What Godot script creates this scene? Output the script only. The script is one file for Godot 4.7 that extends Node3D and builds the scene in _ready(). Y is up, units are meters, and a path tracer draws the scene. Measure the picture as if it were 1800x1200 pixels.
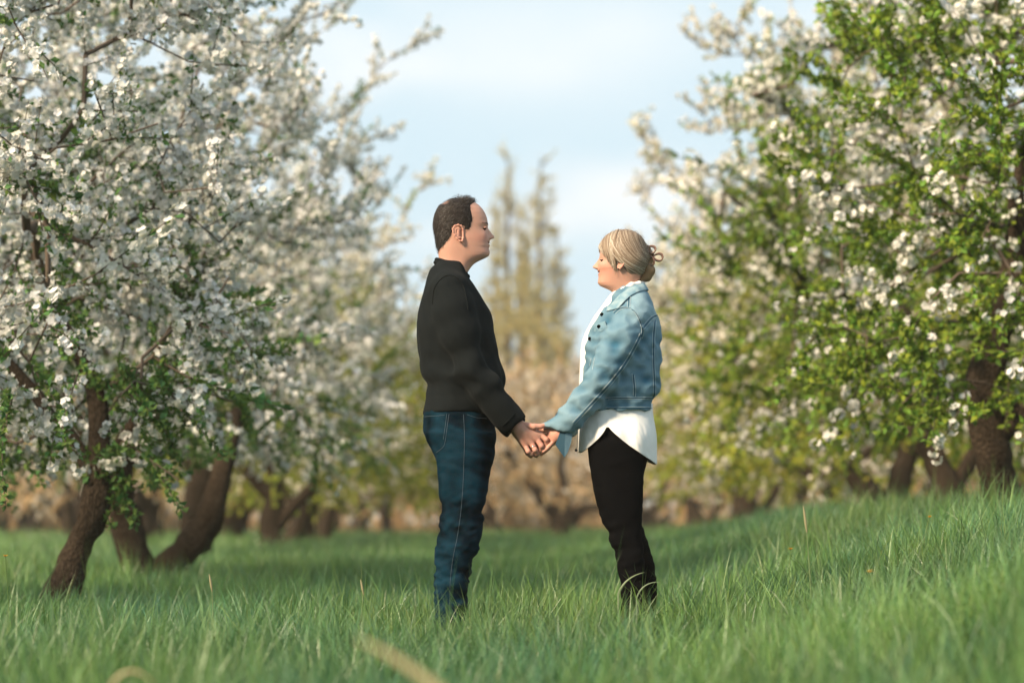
extends Node3D
# An orchard avenue in blossom, two people holding hands in the long grass.
# Units are metres, y is up, the camera looks along -z. A pixel of the 1800 x 1200 photograph gives a direction;
# depth comes from the ground it touches (FOCAL pixels per radian, horizon at row 915).

const FOCAL := 4180.0
const COUPLE_Z := 9.5
const PPM := 440.0            # pixels per metre at the couple
const FEET_ROW := 1134.0

var rng := RandomNumberGenerator.new()
var noise := FastNoiseLite.new()
var fold_noise := FastNoiseLite.new()
var used_names := {}
var mat := {}

# ---------------------------------------------------------------- mesh collector
class MB:
	var v := PackedVector3Array()
	var n := PackedVector3Array()
	var c := PackedColorArray()
	var ix := PackedInt32Array()
	var tint := Color(1, 1, 1)

	func vert(p: Vector3, normal: Vector3, col: Color) -> int:
		v.append(p); n.append(normal); c.append(col)
		return v.size() - 1

	func smooth_from(first_v: int, first_i: int) -> void:
		var i := first_i
		while i < ix.size():
			var a := ix[i]; var b := ix[i + 1]; var d := ix[i + 2]
			var nn := (v[d] - v[a]).cross(v[b] - v[a])
			n[a] += nn; n[b] += nn; n[d] += nn
			i += 3
		for k in range(first_v, v.size()):
			n[k] = n[k].normalized() if n[k].length_squared() > 1e-20 else Vector3.UP

	func tri_flat(a: Vector3, b: Vector3, d: Vector3, col: Color) -> void:
		var nn := (d - a).cross(b - a).normalized()
		var s := v.size()
		v.append(a); v.append(b); v.append(d)
		for k in 3:
			n.append(nn); c.append(col)
		ix.append(s); ix.append(s + 1); ix.append(s + 2)

	func quad_flat(a: Vector3, b: Vector3, d: Vector3, e: Vector3, col: Color) -> void:
		tri_flat(a, b, d, col)
		tri_flat(a, d, e, col)

	# a tube along points with a radius at each; rings share vertices
	func tube(pts: PackedVector3Array, radii: PackedFloat32Array, sides: int, col: Color, rough := 0.0, ns: FastNoiseLite = null, closed := false) -> void:
		var first := v.size()
		var first_i := ix.size()
		var count := pts.size()
		var side := Vector3.ZERO
		for i in count:
			var dir: Vector3
			if closed:
				dir = pts[(i + 1) % count] - pts[(i - 1 + count) % count]
			else:
				dir = pts[mini(i + 1, count - 1)] - pts[maxi(i - 1, 0)]
			dir = dir.normalized()
			if side == Vector3.ZERO:
				side = dir.cross(Vector3(0.31, 0.2, 0.93)).normalized()
			else:
				side = (side - dir * side.dot(dir)).normalized()
			var other := dir.cross(side)
			for k in sides:
				var a := TAU * k / sides
				var u := side * cos(a) + other * sin(a)
				var r := radii[i]
				if rough > 0.0:
					var q := pts[i] + u * r
					r *= 1.0 + rough * ns.get_noise_3d(q.x * 900.0, q.y * 260.0, q.z * 900.0) + rough * 1.2 * ns.get_noise_3d(q.x * 240.0, q.y * 120.0, q.z * 240.0)
				v.append(pts[i] + u * r); n.append(Vector3.ZERO); c.append(col)
		var spans := count if closed else count - 1
		for i in spans:
			var j := (i + 1) % count
			for k in sides:
				var k2 := (k + 1) % sides
				var a := first + i * sides + k
				var b := first + i * sides + k2
				var d := first + j * sides + k
				var e := first + j * sides + k2
				ix.append(a); ix.append(d); ix.append(b)
				ix.append(b); ix.append(d); ix.append(e)
		if not closed:
			for end in [0, count - 1]:
				var m := v.size()
				v.append(pts[end]); n.append(Vector3.ZERO); c.append(col)
				for k in sides:
					var a: int = first + end * sides + k
					var b: int = first + end * sides + (k + 1) % sides
					if end == 0:
						ix.append(m); ix.append(a); ix.append(b)
					else:
						ix.append(m); ix.append(b); ix.append(a)
		smooth_from(first, first_i)

	# a cheap frustum between two points
	func stick(a: Vector3, b: Vector3, ra: float, rb: float, sides: int, col: Color) -> void:
		var dir := (b - a).normalized()
		var s := dir.cross(Vector3(0.31, 0.2, 0.93))
		s = s.normalized() if s.length_squared() > 1e-8 else Vector3.RIGHT
		var o := dir.cross(s)
		var first := v.size()
		for k in sides:
			var t := TAU * k / sides
			var u := s * cos(t) + o * sin(t)
			v.append(a + u * ra); n.append(u); c.append(col)
			v.append(b + u * rb); n.append(u); c.append(col)
		for k in sides:
			var p := first + k * 2
			var q := first + ((k + 1) % sides) * 2
			ix.append(p); ix.append(p + 1); ix.append(q)
			ix.append(q); ix.append(p + 1); ix.append(q + 1)

	# a ribbon that lies along pts, facing up
	func ribbon(pts: PackedVector3Array, ups: PackedVector3Array, widths: PackedFloat32Array, col: Color, arch := 0.25) -> void:
		var first := v.size()
		var first_i := ix.size()
		var count := pts.size()
		for i in count:
			var dir := (pts[mini(i + 1, count - 1)] - pts[maxi(i - 1, 0)]).normalized()
			var s := dir.cross(ups[i]).normalized()
			v.append(pts[i] - s * widths[i]); v.append(pts[i] + ups[i] * widths[i] * arch * 2.0); v.append(pts[i] + s * widths[i])
			for k in 3:
				n.append(Vector3.ZERO); c.append(col)
		for i in count - 1:
			for k in 2:
				var a := first + i * 3 + k
				ix.append(a); ix.append(a + 3); ix.append(a + 1)
				ix.append(a + 1); ix.append(a + 3); ix.append(a + 4)
		smooth_from(first, first_i)

	# a flat outline (clockwise or not) given thickness along z
	func prism(outline: PackedVector3Array, thick: Vector3, col: Color) -> void:
		var flat := PackedVector2Array()
		for p in outline:
			flat.append(Vector2(p.x, p.y))
		var tris := Geometry2D.triangulate_polygon(flat)
		var i := 0
		while i + 2 < tris.size():
			tri_flat(outline[tris[i]] + thick, outline[tris[i + 1]] + thick, outline[tris[i + 2]] + thick, col)
			tri_flat(outline[tris[i]] - thick, outline[tris[i + 2]] - thick, outline[tris[i + 1]] - thick, col)
			i += 3
		for k in outline.size():
			var a := outline[k]
			var b := outline[(k + 1) % outline.size()]
			quad_flat(a - thick, b - thick, b + thick, a + thick, col)

	func ball(at: Vector3, r: Vector3, rows: int, col: Color) -> void:
		var first := v.size()
		var cols := rows * 2
		for i in rows + 1:
			var t := PI * i / rows
			for k in cols:
				var a := TAU * k / cols
				var u := Vector3(sin(t) * cos(a), cos(t), sin(t) * sin(a))
				v.append(at + u * r); n.append((u / r).normalized()); c.append(col)
		for i in rows:
			for k in cols:
				var a := first + i * cols + k
				var b := first + i * cols + (k + 1) % cols
				ix.append(a); ix.append(b); ix.append(a + cols)
				ix.append(b); ix.append(b + cols); ix.append(a + cols)

	func mesh(m: Material) -> ArrayMesh:
		var arr := []
		arr.resize(Mesh.ARRAY_MAX)
		arr[Mesh.ARRAY_VERTEX] = v
		arr[Mesh.ARRAY_NORMAL] = n
		arr[Mesh.ARRAY_COLOR] = c
		arr[Mesh.ARRAY_INDEX] = ix
		var am := ArrayMesh.new()
		am.add_surface_from_arrays(Mesh.PRIMITIVE_TRIANGLES, arr)
		am.surface_set_material(0, m)
		return am

# ---------------------------------------------------------------- distance fields
class Loft:
	var y0 := 0.0
	var y1 := 0.0
	var cx := PackedFloat32Array()
	var rx := PackedFloat32Array()
	var cz := PackedFloat32Array()
	var rz := PackedFloat32Array()
	var e := 2.3
	const STEP := 0.008

	# knots from top to bottom: [y, back or left x, front or right x, centre z, half width z]
	func setup(knots: Array, smooth := 2) -> Loft:
		y1 = knots[0][0]
		y0 = knots[knots.size() - 1][0]
		var count := int((y1 - y0) / STEP) + 2
		for i in count:
			var y := y0 + i * STEP
			var k := 0
			while k < knots.size() - 2 and knots[k + 1][0] > y:
				k += 1
			var a: Array = knots[k]
			var b: Array = knots[k + 1]
			var t := clampf((a[0] - y) / maxf(a[0] - b[0], 1e-6), 0.0, 1.0)
			var xa := lerpf(a[1], b[1], t)
			var xb := lerpf(a[2], b[2], t)
			cx.append((xa + xb) * 0.5); rx.append(absf(xb - xa) * 0.5)
			cz.append(lerpf(a[3], b[3], t)); rz.append(lerpf(a[4], b[4], t))
		for pass_no in smooth:
			cx = blur(cx); rx = blur(rx); cz = blur(cz); rz = blur(rz)
		return self

	func blur(a: PackedFloat32Array) -> PackedFloat32Array:
		var o := a.duplicate()
		for i in range(1, a.size() - 1):
			o[i] = a[i] * 0.5 + (a[i - 1] + a[i + 1]) * 0.25
		return o

	func at(p: Vector3) -> float:
		var t := clampf((p.y - y0) / STEP, 0.0, cx.size() - 1.001)
		var i := int(t)
		var w := t - i
		var dx := p.x - lerpf(cx[i], cx[i + 1], w)
		var dz := p.z - lerpf(cz[i], cz[i + 1], w)
		var ax := lerpf(rx[i], rx[i + 1], w)
		var az := lerpf(rz[i], rz[i + 1], w)
		var q := pow(pow(absf(dx) / ax, e) + pow(absf(dz) / az, e), 1.0 / e)
		var d := -minf(ax, az) if q < 0.05 else (q - 1.0) * sqrt(dx * dx + dz * dz) / q
		var o := maxf(y0 - p.y, p.y - y1)
		if o > 0.0:
			var dd := maxf(d, 0.0)
			return sqrt(dd * dd + o * o)
		return maxf(d, o)

class Field:
	var lofts: Array[Loft] = []
	var a := PackedVector3Array()
	var b := PackedVector3Array()
	var ra := PackedFloat32Array()
	var rb := PackedFloat32Array()
	var k := 0.03
	var grow := 0.0
	var cut_p := PackedVector3Array()
	var cut_n := PackedVector3Array()
	var folds := 0
	var fn: FastNoiseLite
	var joined: Array[Field] = []

	func chain(pts: Array, radii: Array) -> void:
		for i in pts.size() - 1:
			a.append(pts[i]); b.append(pts[i + 1]); ra.append(radii[i]); rb.append(radii[i + 1])

	# while one block of cells is filled, only what is near it is evaluated
	var near_caps := PackedInt32Array()
	var near_lofts: Array[Loft] = []
	var near_joined: Array[Field] = []
	var narrowed := false

	func cap(i: int, p: Vector3) -> float:
		var ab := b[i] - a[i]
		var t := clampf((p - a[i]).dot(ab) / maxf(ab.length_squared(), 1e-9), 0.0, 1.0)
		return (p - a[i] - ab * t).length() - lerpf(ra[i], rb[i], t)

	func narrow(c: Vector3, r: float) -> void:
		narrowed = false
		var dc := PackedFloat32Array()
		var dl := PackedFloat32Array()
		var dj := PackedFloat32Array()
		var least := 1e3
		for i in a.size():
			var d := cap(i, c)
			dc.append(d); least = minf(least, d)
		for l in lofts:
			var d := l.at(c)
			dl.append(d); least = minf(least, d)
		for f in joined:
			f.narrowed = false
			var d := f.plain(c)
			dj.append(d); least = minf(least, d)
		var most := least + 2.6 * r + k
		near_caps.clear(); near_lofts.clear(); near_joined.clear()
		for i in a.size():
			if dc[i] < most:
				near_caps.append(i)
		for i in lofts.size():
			if dl[i] < most:
				near_lofts.append(lofts[i])
		for i in joined.size():
			if dj[i] < most:
				near_joined.append(joined[i])
				joined[i].narrow(c, r)
		narrowed = true

	func plain(p: Vector3) -> float:
		var d := 1e3
		if narrowed:
			for l in near_lofts:
				d = blend(d, l.at(p))
			for i in near_caps:
				d = blend(d, cap(i, p))
			for f in near_joined:
				d = minf(d, f.plain(p))
		else:
			for l in lofts:
				d = blend(d, l.at(p))
			for i in a.size():
				d = blend(d, cap(i, p))
			for f in joined:
				d = minf(d, f.plain(p))
		for i in cut_p.size():
			d = maxf(d, (p - cut_p[i]).dot(cut_n[i]))
		return d

	func widen() -> void:
		narrowed = false
		for f in joined:
			f.widen()

	func blend(x: float, y: float) -> float:
		var h := maxf(k - absf(x - y), 0.0) / k
		return minf(x, y) - h * h * k * 0.25

	func at(p: Vector3) -> float:
		var d := plain(p) + grow
		if folds > 0 and absf(d) < 0.05:
			d += fold(p)
		return d

	func fold(p: Vector3) -> float:
		var x := p.x; var y := p.y; var z := p.z
		if folds == 1:    # heavy sweatshirt: a few wide soft folds, a bunched waist
			var w := 1.0 + 1.6 * smoothstep(1.25, 1.08, y) * smoothstep(0.98, 1.03, y)
			var s := fn.get_noise_3d(x * 260.0 + y * 130.0, y * 420.0, z * 200.0)
			return w * (0.0085 * s + 0.0045 * fn.get_noise_3d(x * 900.0, y * 900.0 + x * 500.0, z * 700.0))
		if folds == 2:    # jeans: stacked creases at knee and ankle, slanting ones at the hip
			var low := 0.35 + 1.25 * smoothstep(0.66, 0.5, y) * (0.55 + 0.45 * smoothstep(0.12, 0.3, y))
			var hip := smoothstep(0.62, 0.8, y) * 0.5
			var c1 := absf(fn.get_noise_3d(x * 300.0, y * 1150.0 + x * 380.0, z * 250.0))
			var c2 := fn.get_noise_3d(x * 400.0 + 70.0, y * 1500.0 - x * 520.0, z * 380.0)
			return low * (0.015 * c1 - 0.004 + 0.006 * c2 + 0.004 * fn.get_noise_3d(x * 1500.0 + y * 900.0, y * 3200.0 - x * 1500.0, z * 900.0)) + hip * 0.006 * fn.get_noise_3d(x * 350.0 + y * 420.0, y * 420.0 - x * 300.0, z * 250.0)
		if folds == 3:    # denim jacket: drag lines across the sleeve and body
			var s1 := absf(fn.get_noise_3d(x * 500.0 + y * 820.0, y * 700.0 - x * 520.0, z * 300.0))
			var s2 := fn.get_noise_3d(x * 900.0 + 40.0, y * 1300.0, z * 700.0)
			return 0.019 * s1 - 0.005 + 0.0045 * s2 + 0.002 * fn.get_noise_3d(x * 2600.0 + y * 2000.0, y * 2600.0 - x * 2000.0, z * 1800.0)
		if folds == 4:    # close-fitting black trousers
			var lk := 0.4 + 1.1 * smoothstep(0.6, 0.45, y)
			return lk * (0.012 * absf(fn.get_noise_3d(x * 300.0, y * 1300.0 - x * 350.0, z * 250.0)) - 0.003)
		return 0.004 * fn.get_noise_3d(x * 500.0, y * 250.0, z * 500.0)

func nets(mb: MB, f: Field, lo: Vector3, hi: Vector3, c: float, col: Color, paint: Callable = no_paint) -> void:
	const B := 4
	var bx := int(ceil((hi.x - lo.x) / (c * B)))
	var by := int(ceil((hi.y - lo.y) / (c * B)))
	var bz := int(ceil((hi.z - lo.z) / (c * B)))
	var nx := bx * B + 1
	var ny := by * B + 1
	var nz := bz * B + 1
	var vals := PackedFloat32Array()
	vals.resize(nx * ny * nz)
	vals.fill(1e9)
	var vid := PackedInt32Array()
	vid.resize(nx * ny * nz)
	vid.fill(-1)
	var reach := 0.5 * B * c * 1.7321 * 1.2 + (0.012 if f.folds > 0 else 0.0)
	var active := PackedInt32Array()
	for i in bx:
		for j in by:
			for k in bz:
				var m := lo + Vector3(i + 0.5, j + 0.5, k + 0.5) * (B * c)
				if absf(f.plain(m) + f.grow) < reach:
					active.append((i * by + j) * bz + k)
	for id in active:
		var k0 := (id % bz) * B
		var j0 := ((id / bz) % by) * B
		var i0 := (id / (bz * by)) * B
		f.narrow(lo + (Vector3(i0, j0, k0) + Vector3.ONE * (B * 0.5)) * c, B * c * 0.87)
		for i in range(i0, i0 + B + 1):
			for j in range(j0, j0 + B + 1):
				var row := (i * ny + j) * nz
				for k in range(k0, k0 + B + 1):
					if vals[row + k] > 1e8:
						vals[row + k] = f.at(lo + Vector3(i, j, k) * c)
	f.widen()
	var first := mb.v.size()
	var first_i := mb.ix.size()
	var sx := ny * nz
	var corner := PackedInt32Array([0, 1, nz, nz + 1, sx, sx + 1, sx + nz, sx + nz + 1])
	var off: Array[Vector3] = [Vector3(0, 0, 0), Vector3(0, 0, 1), Vector3(0, 1, 0), Vector3(0, 1, 1), Vector3(1, 0, 0), Vector3(1, 0, 1), Vector3(1, 1, 0), Vector3(1, 1, 1)]
	var edges := PackedInt32Array([0, 1, 2, 3, 4, 5, 6, 7, 0, 2, 1, 3, 4, 6, 5, 7, 0, 4, 1, 5, 2, 6, 3, 7])
	for id in active:
		var k0 := (id % bz) * B
		var j0 := ((id / bz) % by) * B
		var i0 := (id / (bz * by)) * B
		for i in range(i0, i0 + B):
			for j in range(j0, j0 + B):
				for k in range(k0, k0 + B):
					var at := (i * ny + j) * nz + k
					var inside := 0
					for q in 8:
						if vals[at + corner[q]] < 0.0:
							inside += 1
					if inside == 0 or inside == 8:
						continue
					var sum := Vector3.ZERO
					var cnt := 0
					for q in 12:
						var ea := edges[q * 2]
						var eb := edges[q * 2 + 1]
						var va := vals[at + corner[ea]]
						var vb := vals[at + corner[eb]]
						if (va < 0.0) != (vb < 0.0):
							sum += off[ea].lerp(off[eb], va / (va - vb))
							cnt += 1
					var p := lo + (Vector3(i, j, k) + sum / cnt) * c
					vid[at] = mb.v.size()
					mb.v.append(p); mb.n.append(Vector3.ZERO); mb.c.append(col)
	for id in active:
		var k0 := (id % bz) * B
		var j0 := ((id / bz) % by) * B
		var i0 := (id / (bz * by)) * B
		for i in range(i0, i0 + B):
			for j in range(j0, j0 + B):
				for k in range(k0, k0 + B):
					var at := (i * ny + j) * nz + k
					if vid[at] < 0:
						continue
					var s := vals[at] < 0.0
					if j > 0 and k > 0 and s != (vals[at + sx] < 0.0):
						net_quad(mb, vid[at], vid[at - nz], vid[at - nz - 1], vid[at - 1], s)
					if i > 0 and k > 0 and s != (vals[at + nz] < 0.0):
						net_quad(mb, vid[at], vid[at - 1], vid[at - sx - 1], vid[at - sx], s)
					if i > 0 and j > 0 and s != (vals[at + 1] < 0.0):
						net_quad(mb, vid[at], vid[at - sx], vid[at - sx - nz], vid[at - nz], s)
	mb.smooth_from(first, first_i)
	if paint != no_paint:
		for i in range(first, mb.v.size()):
			mb.c[i] = paint.call(mb.v[i], mb.n[i])

func no_paint(_p: Vector3, _n: Vector3) -> Color:
	return Color.WHITE

func net_quad(mb: MB, a: int, b: int, c: int, d: int, flip: bool) -> void:
	if a < 0 or b < 0 or c < 0 or d < 0:
		return
	if flip:
		mb.ix.append(a); mb.ix.append(c); mb.ix.append(b)
		mb.ix.append(a); mb.ix.append(d); mb.ix.append(c)
	else:
		mb.ix.append(a); mb.ix.append(b); mb.ix.append(c)
		mb.ix.append(a); mb.ix.append(c); mb.ix.append(d)

# ---------------------------------------------------------------- small helpers
func lin(r: float, g: float, b: float) -> Color:
	return Color(r, g, b).linear_to_srgb()

func numbered(called: String) -> String:
	var k: int = used_names.get(called, 0)
	used_names[called] = k + 1
	return called if k == 0 else "%s_%03d" % [called, k]

func tag(o: Node, label: String, category: String, group := "") -> void:
	o.set_meta("label", label)
	o.set_meta("category", category)
	if group:
		o.set_meta("group", group)

func thing(called: String, at: Vector3, label: String, category: String, group := "") -> Node3D:
	var o := Node3D.new()
	o.name = numbered(called)
	add_child(o)
	o.position = at
	tag(o, label, category, group)
	return o

func part(called: String, m: Mesh, parent: Node, label := "") -> MeshInstance3D:
	var o := MeshInstance3D.new()
	o.name = called
	o.mesh = m
	parent.add_child(o, true)
	if label:
		o.set_meta("label", label)
	return o

func scatter(called: String, m: Mesh, places: Array[Transform3D], tints: PackedColorArray, parent: Node) -> MultiMeshInstance3D:
	var mm := MultiMesh.new()
	mm.transform_format = MultiMesh.TRANSFORM_3D
	mm.use_colors = true
	mm.mesh = m
	mm.instance_count = places.size()
	for i in places.size():
		mm.set_instance_transform(i, places[i])
		mm.set_instance_color(i, tints[i])
	var o := MultiMeshInstance3D.new()
	o.name = called
	o.multimesh = mm
	parent.add_child(o, true)
	o.set_meta("kind", "stuff")
	return o

func std(albedo: Color, rough: float, vertex := false, spec := 0.4) -> StandardMaterial3D:
	var m := StandardMaterial3D.new()
	m.albedo_color = albedo
	m.roughness = rough
	m.metallic_specular = spec
	m.vertex_color_use_as_albedo = vertex
	return m

func noise_tex(freq: float, lo: Color, hi: Color, size := 512, seed_no := 1, octaves := 4, kind := FastNoiseLite.TYPE_SIMPLEX_SMOOTH) -> NoiseTexture2D:
	var fn := FastNoiseLite.new()
	fn.seed = seed_no
	fn.noise_type = kind
	fn.frequency = freq
	fn.fractal_octaves = octaves
	var t := NoiseTexture2D.new()
	t.width = size; t.height = size
	t.seamless = true
	t.noise = fn
	var g := Gradient.new()
	g.set_color(0, lo); g.set_color(1, hi)
	t.color_ramp = g
	return t

func ground_height(x: float, z: float) -> float:
	var d := -z
	var s := smoothstep(0.2, 2.9, x)
	var bank := 0.47 * s * (1.0 - 0.8 * smoothstep(21.0, 34.0, d))
	var roll := 0.05 * noise.get_noise_2d(x * 18.0, z * 18.0)
	return bank + roll * smoothstep(0.8, 3.0, Vector2(x, z + COUPLE_Z).length())

func ray_x(px: float, d: float) -> float:
	return (px - 900.0) * d / FOCAL

# ---------------------------------------------------------------- materials
func make_materials() -> void:
	var soft := Color(0.72, 0.72, 0.72)
	# skin
	var sk := std(Color.WHITE, 0.48, true, 0.42)
	sk.subsurf_scatter_enabled = true
	sk.subsurf_scatter_strength = 0.12
	sk.albedo_texture = noise_tex(0.09, Color(0.84, 0.78, 0.76), Color(1, 1, 1), 512, 5, 5)
	sk.uv1_triplanar = true
	sk.uv1_scale = Vector3.ONE * 9.0
	sk.heightmap_enabled = true
	sk.heightmap_texture = noise_tex(0.2, Color.BLACK, Color.WHITE, 512, 6, 4)
	sk.heightmap_scale = 0.06
	mat.skin = sk
	# cloths
	var kn := std(lin(0.0090, 0.0112, 0.0122), 0.95, false, 0.15)
	kn.rim_enabled = true; kn.rim = 0.10; kn.rim_tint = 0.4
	kn.heightmap_enabled = true
	kn.heightmap_texture = noise_tex(0.11, Color.BLACK, Color.WHITE, 256, 8, 3)
	kn.heightmap_scale = 0.14
	kn.uv1_triplanar = true; kn.uv1_scale = Vector3.ONE * 9.0
	mat.knit = kn
	mat.jeans = denim(Color(0.58, 0.60, 0.64), 21)
	mat.jeans.rim_enabled = false
	mat.jeans.metallic_specular = 0.15
	mat.denim = denim(Color(0.66, 0.68, 0.70), 22)
	var bk := std(lin(0.0030, 0.0031, 0.0037), 0.9, false, 0.12)
	bk.heightmap_enabled = true
	bk.heightmap_texture = kn.heightmap_texture
	bk.heightmap_scale = 0.08
	bk.uv1_triplanar = true; bk.uv1_scale = Vector3.ONE * 14.0
	mat.black = bk
	var wh := std(lin(0.74, 0.73, 0.71), 0.75, false, 0.3)
	wh.backlight_enabled = true
	wh.backlight = Color(0.18, 0.18, 0.17)
	wh.rim_enabled = true; wh.rim = 0.15; wh.rim_tint = 0.5
	mat.shirt = wh
	mat.stitch = std(Color.WHITE, 0.8, true)
	mat.hair = std(Color.WHITE, 0.55, true, 0.3)
	mat.copper = std(lin(0.42, 0.16, 0.09), 0.38)
	mat.copper.metallic = 0.1
	mat.silver = std(lin(0.75, 0.73, 0.7), 0.2)
	mat.silver.metallic = 1.0
	mat.clip = std(lin(0.20, 0.115, 0.085), 0.3, false, 0.5)
	mat.shoe = std(lin(0.03, 0.022, 0.018), 0.5)
	# bark
	var br := std(Color.WHITE, 0.95, true, 0.2)
	br.albedo_texture = noise_tex(0.035, Color(0.42, 0.40, 0.36), Color(1, 0.98, 0.94), 512, 31, 5)
	br.heightmap_enabled = true
	br.heightmap_texture = noise_tex(0.05, Color.BLACK, Color.WHITE, 512, 32, 5)
	br.heightmap_scale = 2.5
	br.uv1_triplanar = true
	br.uv1_world_triplanar = true
	br.uv1_scale = Vector3(3.2, 1.3, 3.2)
	mat.bark = br
	mat.twig = std(Color.WHITE, 0.9, true, 0.2)
	# petals, leaves, grass
	var pe := std(Color.WHITE, 0.6, true, 0.3)
	pe.backlight_enabled = true
	pe.backlight = Color(0.74, 0.75, 0.70)
	mat.petal = pe
	var gr := std(Color.WHITE, 0.40, true, 0.5)
	gr.backlight_enabled = true
	gr.backlight = Color(0.66, 0.76, 0.42)
	mat.grass = gr
	var so := std(Color.WHITE, 1.0, false, 0.1)
	so.albedo_texture = noise_tex(0.02, lin(0.020, 0.034, 0.010), lin(0.045, 0.075, 0.020), 512, 41, 5)
	so.uv1_triplanar = true
	so.uv1_scale = Vector3.ONE * 0.35
	mat.soil = so
	mat.yellow = std(lin(0.75, 0.42, 0.02), 0.6)

func denim(grain: Color, seed_no: int) -> StandardMaterial3D:
	var m := std(Color.WHITE, 0.86, true, 0.25)
	m.albedo_texture = noise_tex(0.16, grain, Color(1, 1, 1), 512, seed_no, 3)
	m.heightmap_enabled = true
	m.heightmap_texture = noise_tex(0.14, Color.BLACK, Color.WHITE, 256, seed_no + 50, 3)
	m.heightmap_scale = 0.12
	m.uv1_triplanar = true
	m.uv1_scale = Vector3.ONE * 5.0
	m.rim_enabled = true; m.rim = 0.06; m.rim_tint = 0.5
	return m

# ---------------------------------------------------------------- sky
func make_sky() -> ImageTexture:
	var w := 1024
	var h := 512
	var n1 := FastNoiseLite.new()
	n1.seed = 11; n1.frequency = 1.0; n1.fractal_octaves = 5; n1.noise_type = FastNoiseLite.TYPE_SIMPLEX_SMOOTH
	# soft heaped clouds all round: [azimuth, elevation, width, height, strength] in degrees
	var heaps := [[2.9, 10.9, 2.3, 0.9, 1.1], [-4.6, 11.2, 3.2, 0.8, 0.55], [1.8, 4.4, 2.8, 0.5, 0.5]]
	var cr := RandomNumberGenerator.new()
	cr.seed = 15
	for k in 90:
		heaps.append([cr.randf_range(-180, 180), cr.randf_range(3, 45), cr.randf_range(2, 7), cr.randf_range(0.6, 2.2), cr.randf_range(0.4, 0.8)])
	var data := PackedFloat32Array()
	data.resize(w * h * 3)
	for y in h:
		var el := (0.5 - (y + 0.5) / h) * PI
		var ce := cos(el)
		var se := sin(el)
		var up := clampf(se, 0.0, 1.0)
		var base := Vector3(0.640, 0.805, 0.890).lerp(Vector3(0.47, 0.68, 0.82), pow(up, 0.7))
		var hz := exp(-up * 9.0)
		base = base.lerp(Vector3(0.66, 0.79, 0.88), hz * 0.5)
		var row_heaps := []
		for q in heaps:
			if absf(rad_to_deg(el) - q[1]) < q[3] * 2.6:
				row_heaps.append(q)
		for x in w:
			var cl := 0.0
			if el > -0.05:
				var az := ((x + 0.5) / w - 0.5) * TAU
				var dx := ce * sin(az)
				var dz := -ce * cos(az)
				var n := n1.get_noise_3d(dx * 3.1 + 4.3, se * 9.5, dz * 3.1 + 1.0) * 0.75 + n1.get_noise_3d(dx * 9.0, se * 26.0 + 7.0, dz * 9.0) * 0.33
				cl = smoothstep(-0.18, 0.46, n)
				for q in row_heaps:
					var da: float = absf(wrapf(rad_to_deg(az) - q[0], -180.0, 180.0)) * ce / q[2]
					if da < 2.6:
						var de: float = (rad_to_deg(el) - q[1]) / q[3]
						cl = maxf(cl, clampf(q[4] * 1.25 * exp(-da * da - de * de) * (1.0 + 1.2 * n), 0.0, 1.0))
			var c := base.lerp(Vector3(0.96, 0.965, 0.97), cl * 0.9)
			var at := (y * w + x) * 3
			data[at] = c.x; data[at + 1] = c.y; data[at + 2] = c.z
	var im := Image.create_from_data(w, h, false, Image.FORMAT_RGBF, data.to_byte_array())
	return ImageTexture.create_from_image(im)

func make_camera_and_light() -> void:
	var cam := Camera3D.new()
	cam.name = "camera"
	add_child(cam)
	cam.position = Vector3(0, 0.5, 0)
	cam.rotation.x = atan(315.0 / FOCAL)
	var at := CameraAttributesPhysical.new()
	at.frustum_focal_length = 83.6
	at.frustum_focus_distance = 9.42
	at.exposure_aperture = 1.9
	at.frustum_near = 0.05
	at.frustum_far = 2000.0
	cam.attributes = at
	cam.fov = rad_to_deg(2.0 * atan(600.0 / FOCAL))
	cam.near = 0.05
	cam.far = 2000.0
	cam.current = true
	var e := Environment.new()
	e.background_mode = Environment.BG_SKY
	var sky := Sky.new()
	var pm := PanoramaSkyMaterial.new()
	pm.panorama = make_sky()
	sky.sky_material = pm
	e.sky = sky
	e.background_energy_multiplier = 0.53
	e.tonemap_mode = Environment.TONE_MAPPER_LINEAR
	e.tonemap_exposure = 2.15
	# thin evening haze between the rows
	e.fog_enabled = true
	e.fog_density = 0.0008
	e.fog_light_color = Color(1.0, 0.965, 0.90)
	e.sdfgi_enabled = true
	e.ssao_enabled = true
	e.ssil_enabled = true
	var we := WorldEnvironment.new()
	we.name = "world"
	we.environment = e
	add_child(we)
	# hazy evening sun, from the left and behind the camera
	var sun := DirectionalLight3D.new()
	sun.name = "sun"
	sun.light_energy = 1.28
	sun.light_color = Color(1.0, 0.91, 0.78)
	sun.light_angular_distance = 12.0
	sun.shadow_enabled = true
	add_child(sun)
	var towards := Vector3(-0.66, 0.60, 0.60).normalized()
	sun.look_at_from_position(Vector3.ZERO, -towards, Vector3.UP)

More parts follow.
